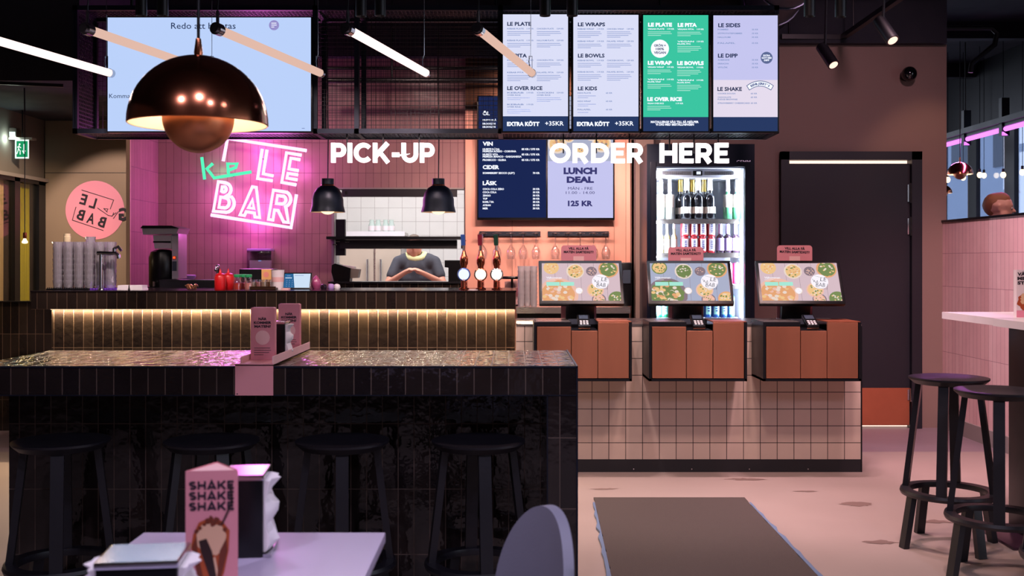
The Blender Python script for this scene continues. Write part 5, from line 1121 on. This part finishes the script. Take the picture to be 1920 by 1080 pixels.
for sx, sy in ((-1, -1), (1, -1), (1, 1), (-1, 1)):
    m = MB('black_metal'); a = Ts @ Vector((sx * .14, sy * .14, -.02)); b_ = Ts @ Vector((sx * .20, sy * .20, -.44)); m.cyl(a, b_, .013, .010); part('leg', m, ch)

# ------------------------------------------------------------------ stools
def stool(name, label, loc, h, grp, r=.165, rr=.2, rz=.21, up=0.0, lo=PI / 4):
    t = thing(name, label, 'stool', loc, grp); c = Vector(loc)
    m = MB('seat_wood'); m.lathe([(0, h - .012), (r * .6, h - .010), (r * .93, h - .002), (r, h - .004), (r * .995, h - .012), (r * .86, h - .032), (0, h - .036)], c, 40); part('seat', m, t)
    m = MB('seat_wood'); m.lathe([(rr, rz), (rr + .004, rz + .012), (rr, rz + .024), (rr - .042, rz + .024), (rr - .045, rz + .012), (rr - .042, rz)], c, 40, closed=True); part('footrest_ring', m, t)
    for k in range(4):
        a = up + k * PI / 2; d = Vector((math.cos(a), math.sin(a), 0)); m = MB('seat_wood')
        m.bar(c + d * (r - .045) + Vector((0, 0, h - .03)), c + d * (rr - .02) + Vector((0, 0, rz + .02)), .042, .024, up=d); part('leg', m, t, smooth=0)
        a = lo + k * PI / 2; d = Vector((math.cos(a), math.sin(a), 0)); m = MB('seat_wood')
        m.bar(c + d * (rr - .02) + Vector((0, 0, rz + .004)), c + d * (rr + .02), .040, .026, up=d); part('lower_leg', m, t, smooth=0)
    return t
ST = [('first black low stool from the far end of the tiled counter, hardly visible', 115), ('second black low stool from the far end, behind the SHAKE card', 397), ('third black low stool, in front of the bare middle of the counter', 642), ('fourth black low stool, nearest the counter corner and the grey chair', 897)]
for k, (lb, px) in enumerate(ST): stool('low_stool', lb, (X(px, 3.72), 3.72, 0), .645, 'low stools along the black counter', .163, .185, .20, (.3, .55, .15, .2)[k], (.9, 1.1, .8, .6)[k])
stool('bar_stool', 'black bar stool nearest the dark door, first in the row by the high table', (X(1779, 4.75), 4.75, 0), .752, 'tall stools along the high table', .170, .203, .225, -.55, -1.35)
stool('bar_stool', 'black bar stool in the middle of the row, overlapping the table leg', (X(1873, 4.28), 4.28, 0), .752, 'tall stools along the high table', .170, .203, .225, -.42, -1.30)
stool('bar_stool', 'black bar stool of which only the foot ring shows at the picture corner', (1.985, 3.7, 0), .752, 'tall stools along the high table', .170, .203, .225, -.42, -1.30)
# high table
ht = thing('high_table', 'long high table with a white edge along the blush half wall', 'table', (2.7, 4.9, 0))
m = MB('white_paint'); m.box(2.245, 3.20, 4.955, 5.57, .965, 1.0); part('tabletop', m, ht, smooth=0)
m = MB('white_paint'); m.box(2.225, 3.20, 4.0, 4.935, .965, 1.0); part('tabletop', m, ht, smooth=0)
m = MB('black_metal'); m.box(2.325, 2.56, 4.80, 5.0, .012, .965, b=.01); part('leg', m, ht)
mat('base_purple', '#3a2334', .25, .3); m = MB('base_purple'); m.box(2.19, 2.75, 4.66, 5.10, 0, .014, b=.004); part('base', m, ht)
tc = thing('table_tent', 'pale card with bold lettering standing on the high table', 'table card', (2.42, 5.05, 1.0)); D = 5.02; P = picture(D)
m = MB('white_card', P); m.prism([(1906, 506), (1958, 506), (1958, 596), (1906, 596)], -.03, 0); part('card_panel', m, tc, smooth=0)
m = MB('ink', P); 
for s, y, wd in (('V\u00c4', 514, 15), ('ME', 522, 15), ('STE', 530.5, 20)): m.text(s, 1907.5, y, 6.2, wd, 'ink', .001, .05)
m.disc(1932, 566, 24, 'shake_amber', .0008, ry=19, jit=.12); m.disc(1924, 560, 11, 'sauce_cream', .0012, jit=.2); m.rect(1906, 582, 1958, 596, 'decal_pink', .0012); part('printing', m, tc, smooth=0, fix=False)
# floor mat
fm = thing('floor_mat', 'dark carpet runner with a grey-blue edge lying on the concrete floor', 'mat', (.83, 4.1, 0))
m = MB('carpet'); yA, yB = 5.67, 2.2
n = 40; vs = []; fs = []
rnd = random.Random(8)
for i in range(n + 1):
    y = yA + (yB - yA) * i / n; xl = .434 - .027 * (yA - y) + .004 * math.sin(i * 2.2); xr = 1.233 - .009 * (yA - y) + .004 * math.sin(i * 1.7 + 1)
    for z in (0.001, .010):
        vs += [(xl, y, z), (xr, y, z)]
    if i: a = 4 * (i - 1); b_ = 4 * i; fs += [(a + 2, a + 3, b_ + 3, b_ + 2), (a, a + 2, b_ + 2, b_), (a + 1, b_ + 1, b_ + 3, a + 3)]
fs += [(0, 1, 3, 2), (4 * n, 4 * n + 2, 4 * n + 3, 4 * n + 1)]
m.add(vs, fs); part('pile', m, fm, smooth=0)
m = MB('mat_edge')
for side in (0, 1):
    vs = []; fs = []
    for i in range(n + 1):
        y = yA - .12 + (yB - yA) * i / n; xx = (.434 - .027 * (yA - y)) if side == 0 else (1.233 - .009 * (yA - y)); sg = -1 if side == 0 else 1; wv = .010 + .008 * math.sin(i * 2.9) * math.sin(i * .7) + .006 * min(1, i / 10)
        vs += [(xx, y, .0105), (xx + sg * wv, y, .012), (xx + sg * wv, y, .001)]
        if i: a = 3 * (i - 1); b_ = 3 * i; fs += [(a, a + 1, b_ + 1, b_), (a + 1, a + 2, b_ + 2, b_ + 1)]
    m.add(vs, fs)
part('edging', m, fm, 'grey-blue curling rubber edge', smooth=0)
# ------------------------------------------------------------------ LED tubes
TW = math.radians(13.2); tdir = Vector((math.sin(TW), math.cos(TW), 0)); TH = 1.077 + EYE
glow('tube_bright', '#ffe4e0', 1.6, .02); glow('tube_soft', '#e8bfae', .95, .05)
TUB = [(-2.57, 'tube_bright', 'bright hanging light tube at the edge, before the dark corner beside the queue screen'), (-1.97, 'tube_soft', 'dim hanging light tube that runs behind the copper pendant'), (-1.366, 'tube_soft', 'dim hanging light tube crossing the upper right of the queue screen'), (-.762, 'tube_bright', 'bright hanging light tube between the queue screen and the menus'), (-.156, 'tube_soft', 'hanging light tube crossing the LE PLATE menu screen')]
for x, mt, lb in TUB:
    a = Vector((x, 4.95, TH)); b = a + tdir * 1.2; t = thing('light_tube', lb, 'tube light', a, 'slanting light tubes')
    m = MB(mt); m.cyl(a + tdir * .02, b - tdir * .025, .0215, seg=16); part('tube', m, t)
    m = MB('chrome'); m.cyl(a - tdir * .022, a + tdir * .022, .029, seg=16); m.cyl(a - tdir * .022 , a - tdir * .034, .020, seg=14); part('end_cap', m, t)
    m = MB('chrome'); m.cyl(b - tdir * .026, b, .0245, seg=16); part('end_cap', m, t)
    m = MB('black_metal'); m.tube([a + Vector((0, 0, .028)), a + Vector((.0, 0, .10)), a + Vector((.04, .1, 1.1))], .0035, 6); m.cyl(a + Vector((0, 0, .02)), a + Vector((0, 0, .085)), .008, seg=8, m='chrome'); part('cord', m, t)
    e = b - tdir * .05; m = MB('chrome'); m.tube([e + Vector((0, 0, .02)), e + Vector((-.012, 0, .06)), e + Vector((0, 0, .10)), e + Vector((0, 0, 1.1))], .0016, 5); m.tube([e + Vector((-.008, 0, .022)), e + Vector((-.010, 0, .09)), e + Vector((.008, 0, .09)), e + Vector((.008, 0, .022))], .002, 5); part('suspension_wire', m, t)
    c = (a + b) / 2; l = light('AREA', 'tube_lamp', c - Vector((0, 0, .03)), 9 if mt == 'tube_bright' else 5, (1, .80, .76), c - Vector((0, 0, 2)), 1.1, .04); l.rotation_euler = (0, 0, PI / 2 - TW)
# ------------------------------------------------------------------ cylinder downlights and track spots
glow('spot_lens', '#ffd2bc', 1.6)
SP = [(265, 30, 'paired with another, above the start of the queue screen'), (305, 30, 'above the queue screen, towards the copper pendant cord'), (677, 31, 'beside the bright tube, over the mesh gap'), (713, 30, 'second over the mesh gap, past the bright tube'), (1022, 30, 'over the LE PLATE screen'), (1073, 30, 'between the two white menu screens'), (1518, 31, 'just past the cage, before the round duct'), (1576, 32, 'farther from the cage, near the track')]
AIMX = {265: -2.75, 305: -1.85, 677: -1.2, 713: -.6, 1022: .4, 1073: 1.0, 1518: 1.5, 1576: 2.1}
for px, py, wl in SP:
    D = 5.6; c = Vector((X(px, D), D, Z(py, D))); t = thing('ceiling_spotlight', 'black cylinder spotlight ' + wl, 'spotlight', c, 'cylinder spotlights')
    m = MB('black_metal'); m.lathe([(.022, .012), (.028, 0), (.029, .004), (.029, .30), (0, .30)], c, 20); part('housing', m, t)
    m = MB('spot_lens'); m.lathe([(0, .012), (.0235, .012)], c, 16); part('lens', m, t)
    m = MB('black_metal'); m.cyl(c + Vector((0, 0, .3)), (c.x, c.y, 3.4), .008, seg=8); part('rod', m, t)
    light('SPOT', 'spot_beam', c - Vector((0, 0, .01)), 85 if px > 900 else (190 if px == 265 else 95), (1, .74, .72) if px < 1500 else (1, .6, .68), ((AIMX[px], 5.75, 0) if px > 900 else (AIMX[px], 7.0, 1.15)), .03, angle=62 if px > 900 else (30 if px == 265 else 40), blend=.7)
trk = thing('lighting_track', 'black ceiling track running diagonally over the service door', 'lighting track', (1.9, 6.5, 3.05))
Zt = 2.95; m = MB('black_metal')
def at(px, py, z): D = (z - EYE) * F / (490 - py); return Vector((X(px, D), D, z))
m.bar(at(1580, 70, Zt), at(1690, -6, Zt), .04, .035); m.bar(at(1465, 69, Zt), at(1582, 70, Zt), .035, .035)
for p in (at(1480, 69, Zt), at(1600, 57, Zt), at(1680, 2, Zt)): m.cyl(p, (p.x, p.y, 3.4), .005, seg=6)
part('rail', m, trk, smooth=0)
for (a, b), wl in ((((1540, 87), (1563, 122)), 'tilted black track spotlight at the low end, aimed at the wall above the door'), (((1648, 38), (1674, 76)), 'tilted black track spotlight higher on the diagonal track')):
    D = 6.7 if a[0] < 1600 else 6.0; p = Vector(P2(*a, D)); q_ = Vector(P2(*b, D - .1)); t = thing('track_spotlight', wl, 'spotlight', q_)
    m = MB('black_metal'); m.cyl(p, q_, .036, seg=18); part('housing', m, t)
    dr_ = (q_ - p).normalized(); m = MB('spot_lens'); m.cyl(q_ - dr_ * .004, q_ + dr_ * .001, .028, seg=16); part('lens', m, t)
    m = MB('black_metal'); mid = p.lerp(q_, .3); m.cyl(mid, (mid.x + .01, mid.y, Zt), .008, seg=8); part('arm', m, t)
# ------------------------------------------------------------------ copper pendants
glow('lamp_inner', '#ffd9a8', 2.0, .05); mat('shade_inner', '#f0dccb', .4)
def flower(name, label, c, R, cord, power, grp=None):
    """c: centre of the rim circle"""
    t = thing(name, label, 'pendant lamp', c, grp); c = Vector(c); H = R * 1.0
    prof = [(R * math.cos(a), H * math.sin(a)) for a in [k * PI / 2 / 14 for k in range(15)]]; prof[-1] = (0, H)
    m = MB('copper'); m.lathe([(R * .985, -.002)] + prof, c, 48); part('shade', m, t)
    m = MB('shade_inner'); m.lathe([(R * .985, -.002)] + [(r_ * .975, z_ * .97) for r_, z_ in prof], c, 48); part('shade_lining', m, t, 'pale lining')
    r2 = R * .51; zc = R * .10
    pr2 = [(r2 * math.cos(a), -r2 * 1.02 * math.sin(a)) for a in [k * PI / 2 / 12 for k in range(13)]]; pr2[-1] = (0, -r2 * 1.02)
    m = MB('copper_satin'); m.lathe([(r2 * .96, .004)] + [(r_, z_) for r_, z_ in pr2], c + Vector((0, 0, zc)), 40); part('lower_bowl', m, t)
    m = MB('lamp_inner'); m.ball(c + Vector((0, 0, R * .28)), R * .17); part('bulb', m, t)
    m = MB('copper'); m.lathe([(.010 * R / .185, 0), (.012 * R / .185, .012), (.007, .05), (0, .052)], c + Vector((0, 0, H - .004)), 14); part('cap', m, t)
    m = MB('black_metal'); m.cyl(c + Vector((0, 0, H + .04)), (c.x, c.y, cord), .0042, seg=8); part('cord', m, t)
    light('POINT', 'pendant_bulb', c + Vector((0, 0, R * .36)), power, (1, .66, .38), size=R * .15)
D = 2.88; flower('copper_pendant', 'large shiny copper dome pendant hanging in front of the queue screen', (X(372, D), D, Z(233, D)), .185, 3.4, 20)
D = 10.2; flower('copper_pendant', 'small copper dome pendant by the tall windows, above the man', (X(1800, D), D, Z(327, D)), .118, 3.4, 14)
D = 11.5; flower('copper_pendant', 'small copper pendant mostly hidden by the wall edge, lower than its neighbour', (X(1770, D), D, Z(362, D)), .085, 3.4, 3)
# black pendants over the serving counter
for px, wl in ((614.5, 'black bell-shaped pendant beside the neon sign, over the printer'), (822, 'black bell-shaped pendant at the hatch end nearest the drinks screen')):
    D = 6.9; c = Vector((X(px, D), D, Z(398, D))); s = D / F; t = thing('black_pendant', wl, 'pendant lamp', c, 'black pendants over the serving counter')
    pr = [(32.5, 0), (32, 3), (29.5, 12), (29, 24), (26, 36), (20, 45), (12, 50), (11.5, 52), (11.5, 63), (0, 64)]
    m = MB('navy_metal'); m.lathe([(r_ * s, z_ * s) for r_, z_ in pr], c, 32); part('shade', m, t)
    m = MB('shade_inner'); m.lathe([(r_ * s * .965, z_ * s * .97) for r_, z_ in pr[:8]], c, 32); part('shade_lining', m, t)
    m = MB('copper'); m.lathe([(11.8 * s, 49.5 * s), (12.4 * s, 51 * s), (11.8 * s, 52 * s)], c, 20); part('collar', m, t)
    m = MB('lamp_inner'); m.ball(c + Vector((0, 0, 7 * s)), 15 * s, 1, 1, .75); part('bulb', m, t)
    m = MB('black_metal'); m.tube([c + Vector((0, 0, 63 * s)), c + Vector((0.004, 0, .5)), c + Vector((-.004, 0, .9)), (c.x, c.y, 3.4)], .004, 6); part('cord', m, t)
    light('SPOT', 'pendant_beam', c + Vector((0, 0, .02)), 26, (1, .70, .45), (c.x, D, 0), .03, angle=110, blend=.5)
# bare bulb by the left wall
D = 7.3; c = Vector((X(46.5, D), D, Z(457, D))); t = thing('bare_pendant', 'bare bulb on a thin cord hanging in front of the yellow curtain', 'pendant lamp', c)
glow('bulb_warm', '#ffe2b8', 2.2); m = MB('bulb_warm'); m.lathe([(0, 0), (.018, .004), (.02, .014), (.010, .03), (.008, .04)], c, 14); part('bulb', m, t)
m = MB('copper'); m.lathe([(.011, .036), (.012, .04), (.012, .075), (0, .078)], c, 12); part('socket', m, t)
m = MB('black_metal'); m.cyl(c + Vector((0, 0, .07)), (c.x, c.y, 2.6), .003, seg=6); m.cyl(c + Vector((0.0, 0, .9)), (c.x - .01, c.y, 3.0), .005, seg=6); part('cord', m, t)
light('POINT', 'bare_bulb', c, 1.2, (1, .7, .4), size=.02)
light('SPOT', 'window_lamp', (-3.0, 7.5, 2.40), 110, (1, .75, .5), (-4.0, 8.5, 1.2), .03, angle=70, blend=.7)  # added spot without a fixture, makes the curtains show up lit
# exit sign
D = 8.35; es = thing('exit_sign', 'green lit exit sign with running figure and arrow under an emergency lamp', 'exit sign', (X(40, D), D, Z(297, D)))
glow('exit_green', '#1d9a63', .95); glow('exit_white', '#e8fff4', 1.2)
m = MB('exit_white'); m.box(X(28, D), X(53, D), D, D + .012, Z(297, D), Z(262, D)); m.rect(31, 264.5, 52, 294.5, 'exit_green', .001, M=picture(D))
P = picture(D)
for L in ([(36, 273), (35, 279), (33.5, 284), (32, 288)], [(35, 279), (38, 283), (38, 289)], [(33, 276), (36, 274.5), (39, 277)], [(45, 271), (45, 287)], [(42.5, 283), (45, 287.5), (47.5, 283)]): m.line(L, 1.7, 'exit_white', .002, P)
m.disc(37, 270.5, 1.7, 'exit_white', .002, P); part('sign_panel', m, es, smooth=0, fix=False)
m = MB('steel'); m.box(X(18, D), X(62, D), D - .02, D + .06, Z(262, D), Z(258, D)); m.box(X(20, D), X(34, D), D - .03, D + .05, Z(258, D), Z(240, D), b=.008); part('lamp_housing', m, es)
m = MB('exit_white'); m.box(X(21, D), X(32, D), D - .034, D - .03, Z(256, D), Z(248, D)); part('lamp', m, es, smooth=0)
m = MB('black_metal'); m.cyl((X(40, D), D + .02, Z(258, D)), (X(40, D), D + .02, 2.5), .006, seg=6); m.bar((X(30, D), D + .02, Z(250, D)), (SX, D + .02, Z(250, D)), .03, .02); part('bracket', m, es, smooth=0)
light('POINT', 'exit_glow', (X(24, D), D - .06, Z(262, D)), 1.2, (.75, 1, .85), size=.03)
# decal wall wash
light('SPOT', 'decal_spot', (-3.25, 7.9, 2.42), 72, (1, .78, .66), (-3.3, 9.0, 1.35), .02, angle=68, blend=.35)
# dome camera
dm = thing('dome_camera', 'small black globe camera on the wall above the service door', 'camera', (X(1706, 8.04), 8.04, Z(138, 8.04)))
mat('globe_black', '#08080b', .05, spec=.8); m = MB('globe_black'); m.ball((X(1706, 8.0), 8.01, Z(138, 8.0)), .056, u=24, v=16); part('globe', m, dm, smooth=80)
m = MB('black_plastic'); m.cyl((X(1706, 8.0), 8.03, Z(138, 8.0)), (X(1706, 8.0), 8.1, Z(138, 8.0)), .04, seg=20); part('mount', m, dm)

# ------------------------------------------------------------------ ducts and pipes under the ceiling
m = MB('duct_metal'); m.cyl((1.72, 5.0, 3.17), (1.9, 8.0, 3.17), .2, seg=32)
for k in range(6): y = 5.2 + .5 * k; m.tube([(1.72 + .06 * (y - 5) + .205 * math.cos(a), y, 3.17 + .205 * math.sin(a)) for a in [2 * PI * i / 24 for i in range(24)]], .008, 6, closed=True)
solo('air_duct', m, 'large round metal duct under the ceiling just past the screen cage', 'duct')
m = MB('black_metal'); p = [at(1772, 40, 3.0), at(1850, 42, 3.0), at(1858, 52, 2.95)]
m.tube([(3.4, 8.4, 3.1), (3.78, 8.4, 3.1), (3.82, 8.4, 3.06), (3.80, 8.4, 2.97), (3.62, 8.4, 2.82), (3.61, 8.4, 2.75)], .02, 8); solo('sprinkler_pipe', m, 'bent dark pipe with a sprinkler end over the blush half wall', 'pipe')
m = MB('duct_metal'); m.bar((2.2, 5.6, 3.12), (3.4, 4.6, 3.2), .12, .05); solo('cable_tray', m, 'grey-blue cable tray running diagonally under the ceiling beside the track', 'cable tray', smooth=0)
m = MB('black_metal'); m.bar((-4.4, 6.6, 2.42), (-2.9, 6.9, 2.40), .02, .02); m.cyl((-3.3, 6.82, 2.40), (-3.3, 6.82, 3.3), .006, seg=6); solo('thin_rail', m, 'thin dark rail under the ceiling in the dark corner beside the queue screen', 'rail', smooth=0)
m = MB('black_metal'); m.cyl((-1.4, 8.0, 2.62), (-.1, 8.0, 2.62), .02); m.cyl((-1.4, 8.05, 2.72), (.0, 8.05, 2.72), .012); m.cyl((-.9, 8.0, 2.62), (-.9, 8.0, 3.4), .008); solo('conduit_pipe', m, 'dark conduit behind the wire mesh between the screens', 'pipe')
# magenta light line along the windows
t = thing('window_light_line', 'magenta light tube hung along the tall windows', 'tube light', (4.7, 9.5, 2.3)); glow('line_magenta', (.85, .22, 1.0), 1.7, .02)
LZ = 2.45
def lx(px, py): D = (LZ - EYE) * F / (490 - py); return D
for a, b in ((8.9, 9.05), (9.12, 9.55), (9.62, 10.35), (10.42, 11.2)):
    m = MB('line_magenta'); m.cyl((4.42, a, LZ), (4.42, b, LZ), .022, seg=10); part('tube', m, t)
m = MB('black_metal'); m.box(4.36, 4.48, 8.6, 12, LZ + .05, LZ + .10); m.box(4.40, 4.44, 8.6, 12, LZ + .024, LZ + .05)
for y in (9.08, 9.58, 10.38): m.box(4.385, 4.455, y - .03, y + .03, LZ - .06, LZ + .28)
for y in (9.0, 10.4, 11.6): m.cyl((4.42, y, LZ + .1), (4.42, y, 3.4), .006, seg=6)
part('rail', m, t, smooth=0)
light('AREA', 'magenta_line', (4.42, 10, LZ - .04), 24, (.85, .2, 1), (3.6, 10, 1.2), 2.2, .05)
light('SPOT', 'window_seat_downlight', (4.35, 7.7, 3.2), 75, (1, .62, .55), (3.95, 8.8, 1.6), .06, angle=60, blend=.8)  # added fill spot that brightens the man's face, no fixture
# festoon bulbs near the windows
t0 = None
for px, py, D in ((1777, 337, 10.9), (1806, 333, 10.9), (1837, 328, 10.6), (1845, 329, 11.2), (1881, 328, 10.2), (1917, 323, 9.9)):
    c = Vector((X(px, D), D, Z(py, D)))
    if t0 is None:
        t0 = thing('festoon_bulb', '', 'bulb', c, 'festoon bulbs by the windows'); m = MB('bulb_warm'); m.ball(c, .026, 1, 1, 1.2); part('globe', m, t0); m = MB('black_metal'); m.cyl(c + Vector((0, 0, .026)), c + Vector((0, 0, .06)), .012, seg=10); m.cyl(c + Vector((0, 0, .05)), c + Vector((0, 0, 3.4 - c.z)), .003, seg=5); part('socket', m, t0); o = t0
    else: o = dup(t0, c)
    o['label'] = 'small warm glowing bulb hanging in front of the tall windows'
# light from the dining room onto the blush wall
light('SPOT', 'wall_wash', (2.3, 5.9, 3.2), 45, (1, .50, .66), (3.27, 7.2, 1.1), .05, angle=80, blend=.8)
light('SPOT', 'pier_wash', (3.05, 7.0, 3.2), 26, (1, .55, .36), (3.2, 8.1, 1.6), .03, angle=50, blend=.6)
light('AREA', 'menu_glow', (.6, 6.28, 1.95), 5, (.75, .8, 1.0), (.6, 6.0, .9), 1.6, .2)
# ------------------------------------------------------------------ people: one continuous body each, clothes as children
mat('skin_warm', '#c98a74', .55, var=.06); mat('skin_red', '#cf9c8c', .55, var=.06); mat('hair_red', '#8a5a40', .7, var=.2, scale=40); mat('hair_dark', '#54463c', .7, var=.2, scale=40)
mat('shirt_grey', '#3c3c45', .85, var=.1, bump=.05); mat('trousers', '#20202a', .85); mat('jacket_dark', '#1c1826', .8); mat('scarf_lime', '#d8d8a0', .8); mat('eye_white', '#e8e2de', .3); mat('shoe', '#18161a', .5)
SC = 1.0
def blob_mesh(name, caps, balls, voxel, mt, smooth_it=6):
    """fuse tapered limbs and rounded forms into one smooth closed surface"""
    bm = bmesh.new()
    def sph(c, r, s=(1, 1, 1), R=None):
        q = bmesh.ops.create_icosphere(bm, subdivisions=2, radius=1.0)['verts']
        for v_ in q:
            p = Vector((v_.co.x * r * s[0], v_.co.y * r * s[1], v_.co.z * r * s[2]))
            if R is not None: p = R @ p
            v_.co = Vector(c) + p
    for a, b, ra, rb in caps:
        a, b = Vector(a), Vector(b); ra *= SC; rb *= SC; n = max(2, int((b - a).length / (min(ra, rb) * .45)) + 1)
        for i in range(n + 1): f = i / n; sph(a.lerp(b, f), ra + (rb - ra) * f)
    for c, r, s in balls: sph(c, r, s)
    me = bpy.data.meshes.new(name); bm.to_mesh(me); bm.free()
    o = bpy.data.objects.new(name, me); C.objects.link(o)
    md = o.modifiers.new('r', 'REMESH'); md.mode = 'VOXEL'; md.voxel_size = voxel; md.use_smooth_shade = True
    ms = o.modifiers.new('s', 'SMOOTH'); ms.factor = .5; ms.iterations = smooth_it
    dg = bpy.context.evaluated_depsgraph_get(); me2 = bpy.data.meshes.new_from_object(o.evaluated_get(dg))
    bpy.data.objects.remove(o); me2.materials.clear(); me2.materials.append(MATS[mt])
    for p in me2.polygons: p.use_smooth = True
    me2.name = name; return me2
def hang(name, me, parent, org, label=None):
    for v_ in me.vertices: v_.co -= org
    o = bpy.data.objects.new(name, me); C.objects.link(o); o.parent = parent
    if label: o['label'] = label
    return o
def person(name, label, base, face, J, skin, hairmat, shirt, trous, H=1.8, short=True, sleeves='short', scarf=None, S=1.0):
    """base: point on the floor; face: direction looked at (angle from -y); J: joints in the figure's own frame (x right of the viewer when facing -y, y back, z up)"""
    R = Matrix.Translation(base) @ Matrix.Rotation(face, 4, 'Z') @ Matrix.Scale(S, 4); W = lambda p: R @ Vector(p)
    global SC; SC = S
    t = thing(name, label, 'person', base); org = Vector(base)
    h = J['head']; caps = []; balls = []
    def cap(a, b, ra, rb, L=caps): L.append((W(a), W(b), ra, rb))
    R3 = R.to_3x3()
    cap(J['neck'], (h[0], h[1] + .01, h[2] - .06), .055, .052); cap((0, .01, 1.02), (0, .0, 1.32), .125, .13); cap((-.12, 0, 1.38), (.12, 0, 1.38), .085, .085)
    for s in ('L', 'R'):
        cap(J['sh' + s], J['el' + s], .050, .040); cap(J['el' + s], J['wr' + s], .039, .027)
        cap(J['hip' + s], J['kn' + s], .085, .055); cap(J['kn' + s], J['an' + s], .053, .036)
        wv, hv = Vector(J['wr' + s]), Vector(J['ha' + s]); d = (hv - wv).normalized(); side = d.cross(Vector((0, 0, 1))).normalized() if abs(d.z) < .9 else Vector((1, 0, 0))
        up_ = side.cross(d)
        cap(wv, wv + d * .055, .026, .030)
        for k, ln in enumerate((.062, .072, .068, .05)):
            o_ = wv + d * .07 + side * (k - 1.5) * .018; mid = o_ + d * ln * .55; cap(o_, mid, .0105, .0100); cap(mid, mid + d * ln * .4 + up_ * -.022, .0095, .0085)
        sg = -1 if s == 'L' else 1; cap(wv + d * .03 + side * sg * -.025, wv + d * .07 + side * sg * -.055 , .0115, .010)
    # head: skull, jaw, nose, brow, ears, lips
    hc = lambda dx, dy, dz: W((h[0] + dx, h[1] + dy, h[2] + dz))
    def ball(c, r, s):
        balls.append((c, r, s))
    fx = R3 @ Vector((0, -1, 0)); rt = R3 @ Vector((1, 0, 0))
    caps.append((hc(0, .022, .03), hc(0, -.02, .025), .088, .084)); caps.append((hc(0, -.035, -.02), hc(0, -.045, -.085), .062, .036)); caps.append((hc(-.035, -.02, -.045), hc(.035, -.02, -.045), .048, .048))
    caps.append((hc(0, -.094, .012), hc(0, -.112, -.022), .009, .014)); caps.append((hc(-.03, -.088, .028), hc(.03, -.088, .028), .013, .013)); caps.append((hc(-.018, -.086, -.052), hc(.018, -.086, -.052), .009, .009))
    for sx in (-1, 1): caps.append((hc(sx * .083, .012, .022), hc(sx * .080, .012, -.018), .015, .010))
    body = blob_mesh('body', caps, balls, .009, skin, 4); bo = hang('body', body, t, org)
    # hair
    hv = blob_mesh('hair', [(hc(0, .035, .045), hc(0, -.015, .062), .085, .074), (hc(0, .05, .0), hc(0, .048, .03), .060, .078)], [], .010, hairmat, 4); hang('hair', hv, t, org)
    m = MB('eye_white')
    for sx in (-1, 1): m.ball(hc(sx * .032, -.083, .004), .0115); m.ball(hc(sx * .032, -.0925, .004), .0045, m='ink')
    part('eye', m, t)
    tc_ = [(W((0, .01, .98)), W((0, 0, 1.32)), .155, .150), (W((-.115, .0, 1.375)), W((.115, .0, 1.375)), .100, .100), (W((-.08, .01, .95)), W((.08, .01, .95)), .12, .12), (W((-.06, .0, 1.2)), W((.06, .0, 1.2)), .14, .14)]
    for s in ('L', 'R'):
        a, b = Vector(J['sh' + s]), Vector(J['el' + s])
        if sleeves == 'short': tc_.append((W(a), W(a.lerp(b, .62)), .070, .062))
        else: tc_.append((W(a), W(b), .072, .058)); tc_.append((W(b), W(J['wr' + s]), .056, .042))
    tc_.append((W((0, .015, 1.40)), W((0, .015, 1.455)), .075, .064))
    sh_m = blob_mesh('shirt', tc_, [], .014, shirt, 5); hang('shirt' if sleeves == 'short' else 'jacket', sh_m, t, org)
    lg = [(W((-.07, 0, .93)), W((.07, 0, .93)), .13, .13)]
    for s in ('L', 'R'): lg += [(W(J['hip' + s]), W(J['kn' + s]), .102, .07), (W(J['kn' + s]), W(J['an' + s]), .07, .058)]
    hang('trousers', blob_mesh('trousers', lg, [], .016, trous, 5), t, org)
    for s in ('L', 'R'):
        a = Vector(J['an' + s]); hang('shoe', blob_mesh('shoe', [(W((a.x, .02, .05)), W((a.x, -.15, .042)), .05, .040)], [], .012, 'shoe', 4), t, org)
    if scarf:
        m = MB(scarf); c = J['neck']; m.tube([W((c[0] + .085 * math.cos(a), c[1] - .005 + .085 * math.sin(a), c[2] + .035 - .05 * max(0, -math.sin(a)))) for a in [2 * PI * k / 20 for k in range(20)]], .030, 10, closed=True); part('neckerchief', m, t, 'pale lime neckerchief', smooth=80)
    return t
legs = {'hipL': (-.095, 0, .93), 'hipR': (.095, 0, .93), 'knL': (-.10, -.02, .50), 'knR': (.10, -.02, .50), 'anL': (-.10, .02, .09), 'anR': (.10, .02, .09)}
J = dict(legs, head=(-.02, -.05, 1.535), neck=(0, -.01, 1.42), shL=(-.19, .0, 1.375), shR=(.19, 0, 1.375), elL=(-.29, -.10, 1.15), elR=(.29, -.10, 1.15), wrL=(-.09, -.27, 1.27), wrR=(.09, -.27, 1.26), haL=(.01, -.30, 1.31), haR=(-.01, -.31, 1.30))
D = 10.3; kx = X(781, D)
person('person', 'kitchen worker in a grey shirt and lime neckerchief, hands together, behind the heat shelf', (kx, D, 0), 0.0, J, 'skin_warm', 'hair_dark', 'shirt_grey', 'trousers', scarf='scarf_lime', S=.915)
D = 8.75; J2 = dict(legs, head=(.0, -.09, 1.635), neck=(0, -.01, 1.45), shL=(-.20, .0, 1.40), shR=(.20, 0, 1.40), elL=(-.25, -.08, 1.12), elR=(.25, -.08, 1.12), wrL=(-.18, -.30, 1.08), wrR=(.18, -.30, 1.08), haL=(-.13, -.38, 1.08), haR=(.13, -.38, 1.08))
person('person', 'man with short reddish hair in a dark jacket, in profile behind the blush half wall', (X(1850, D), D, 0), math.radians(72), J2, 'skin_red', 'hair_red', 'jacket_dark', 'trousers', sleeves='long', S=1.035)
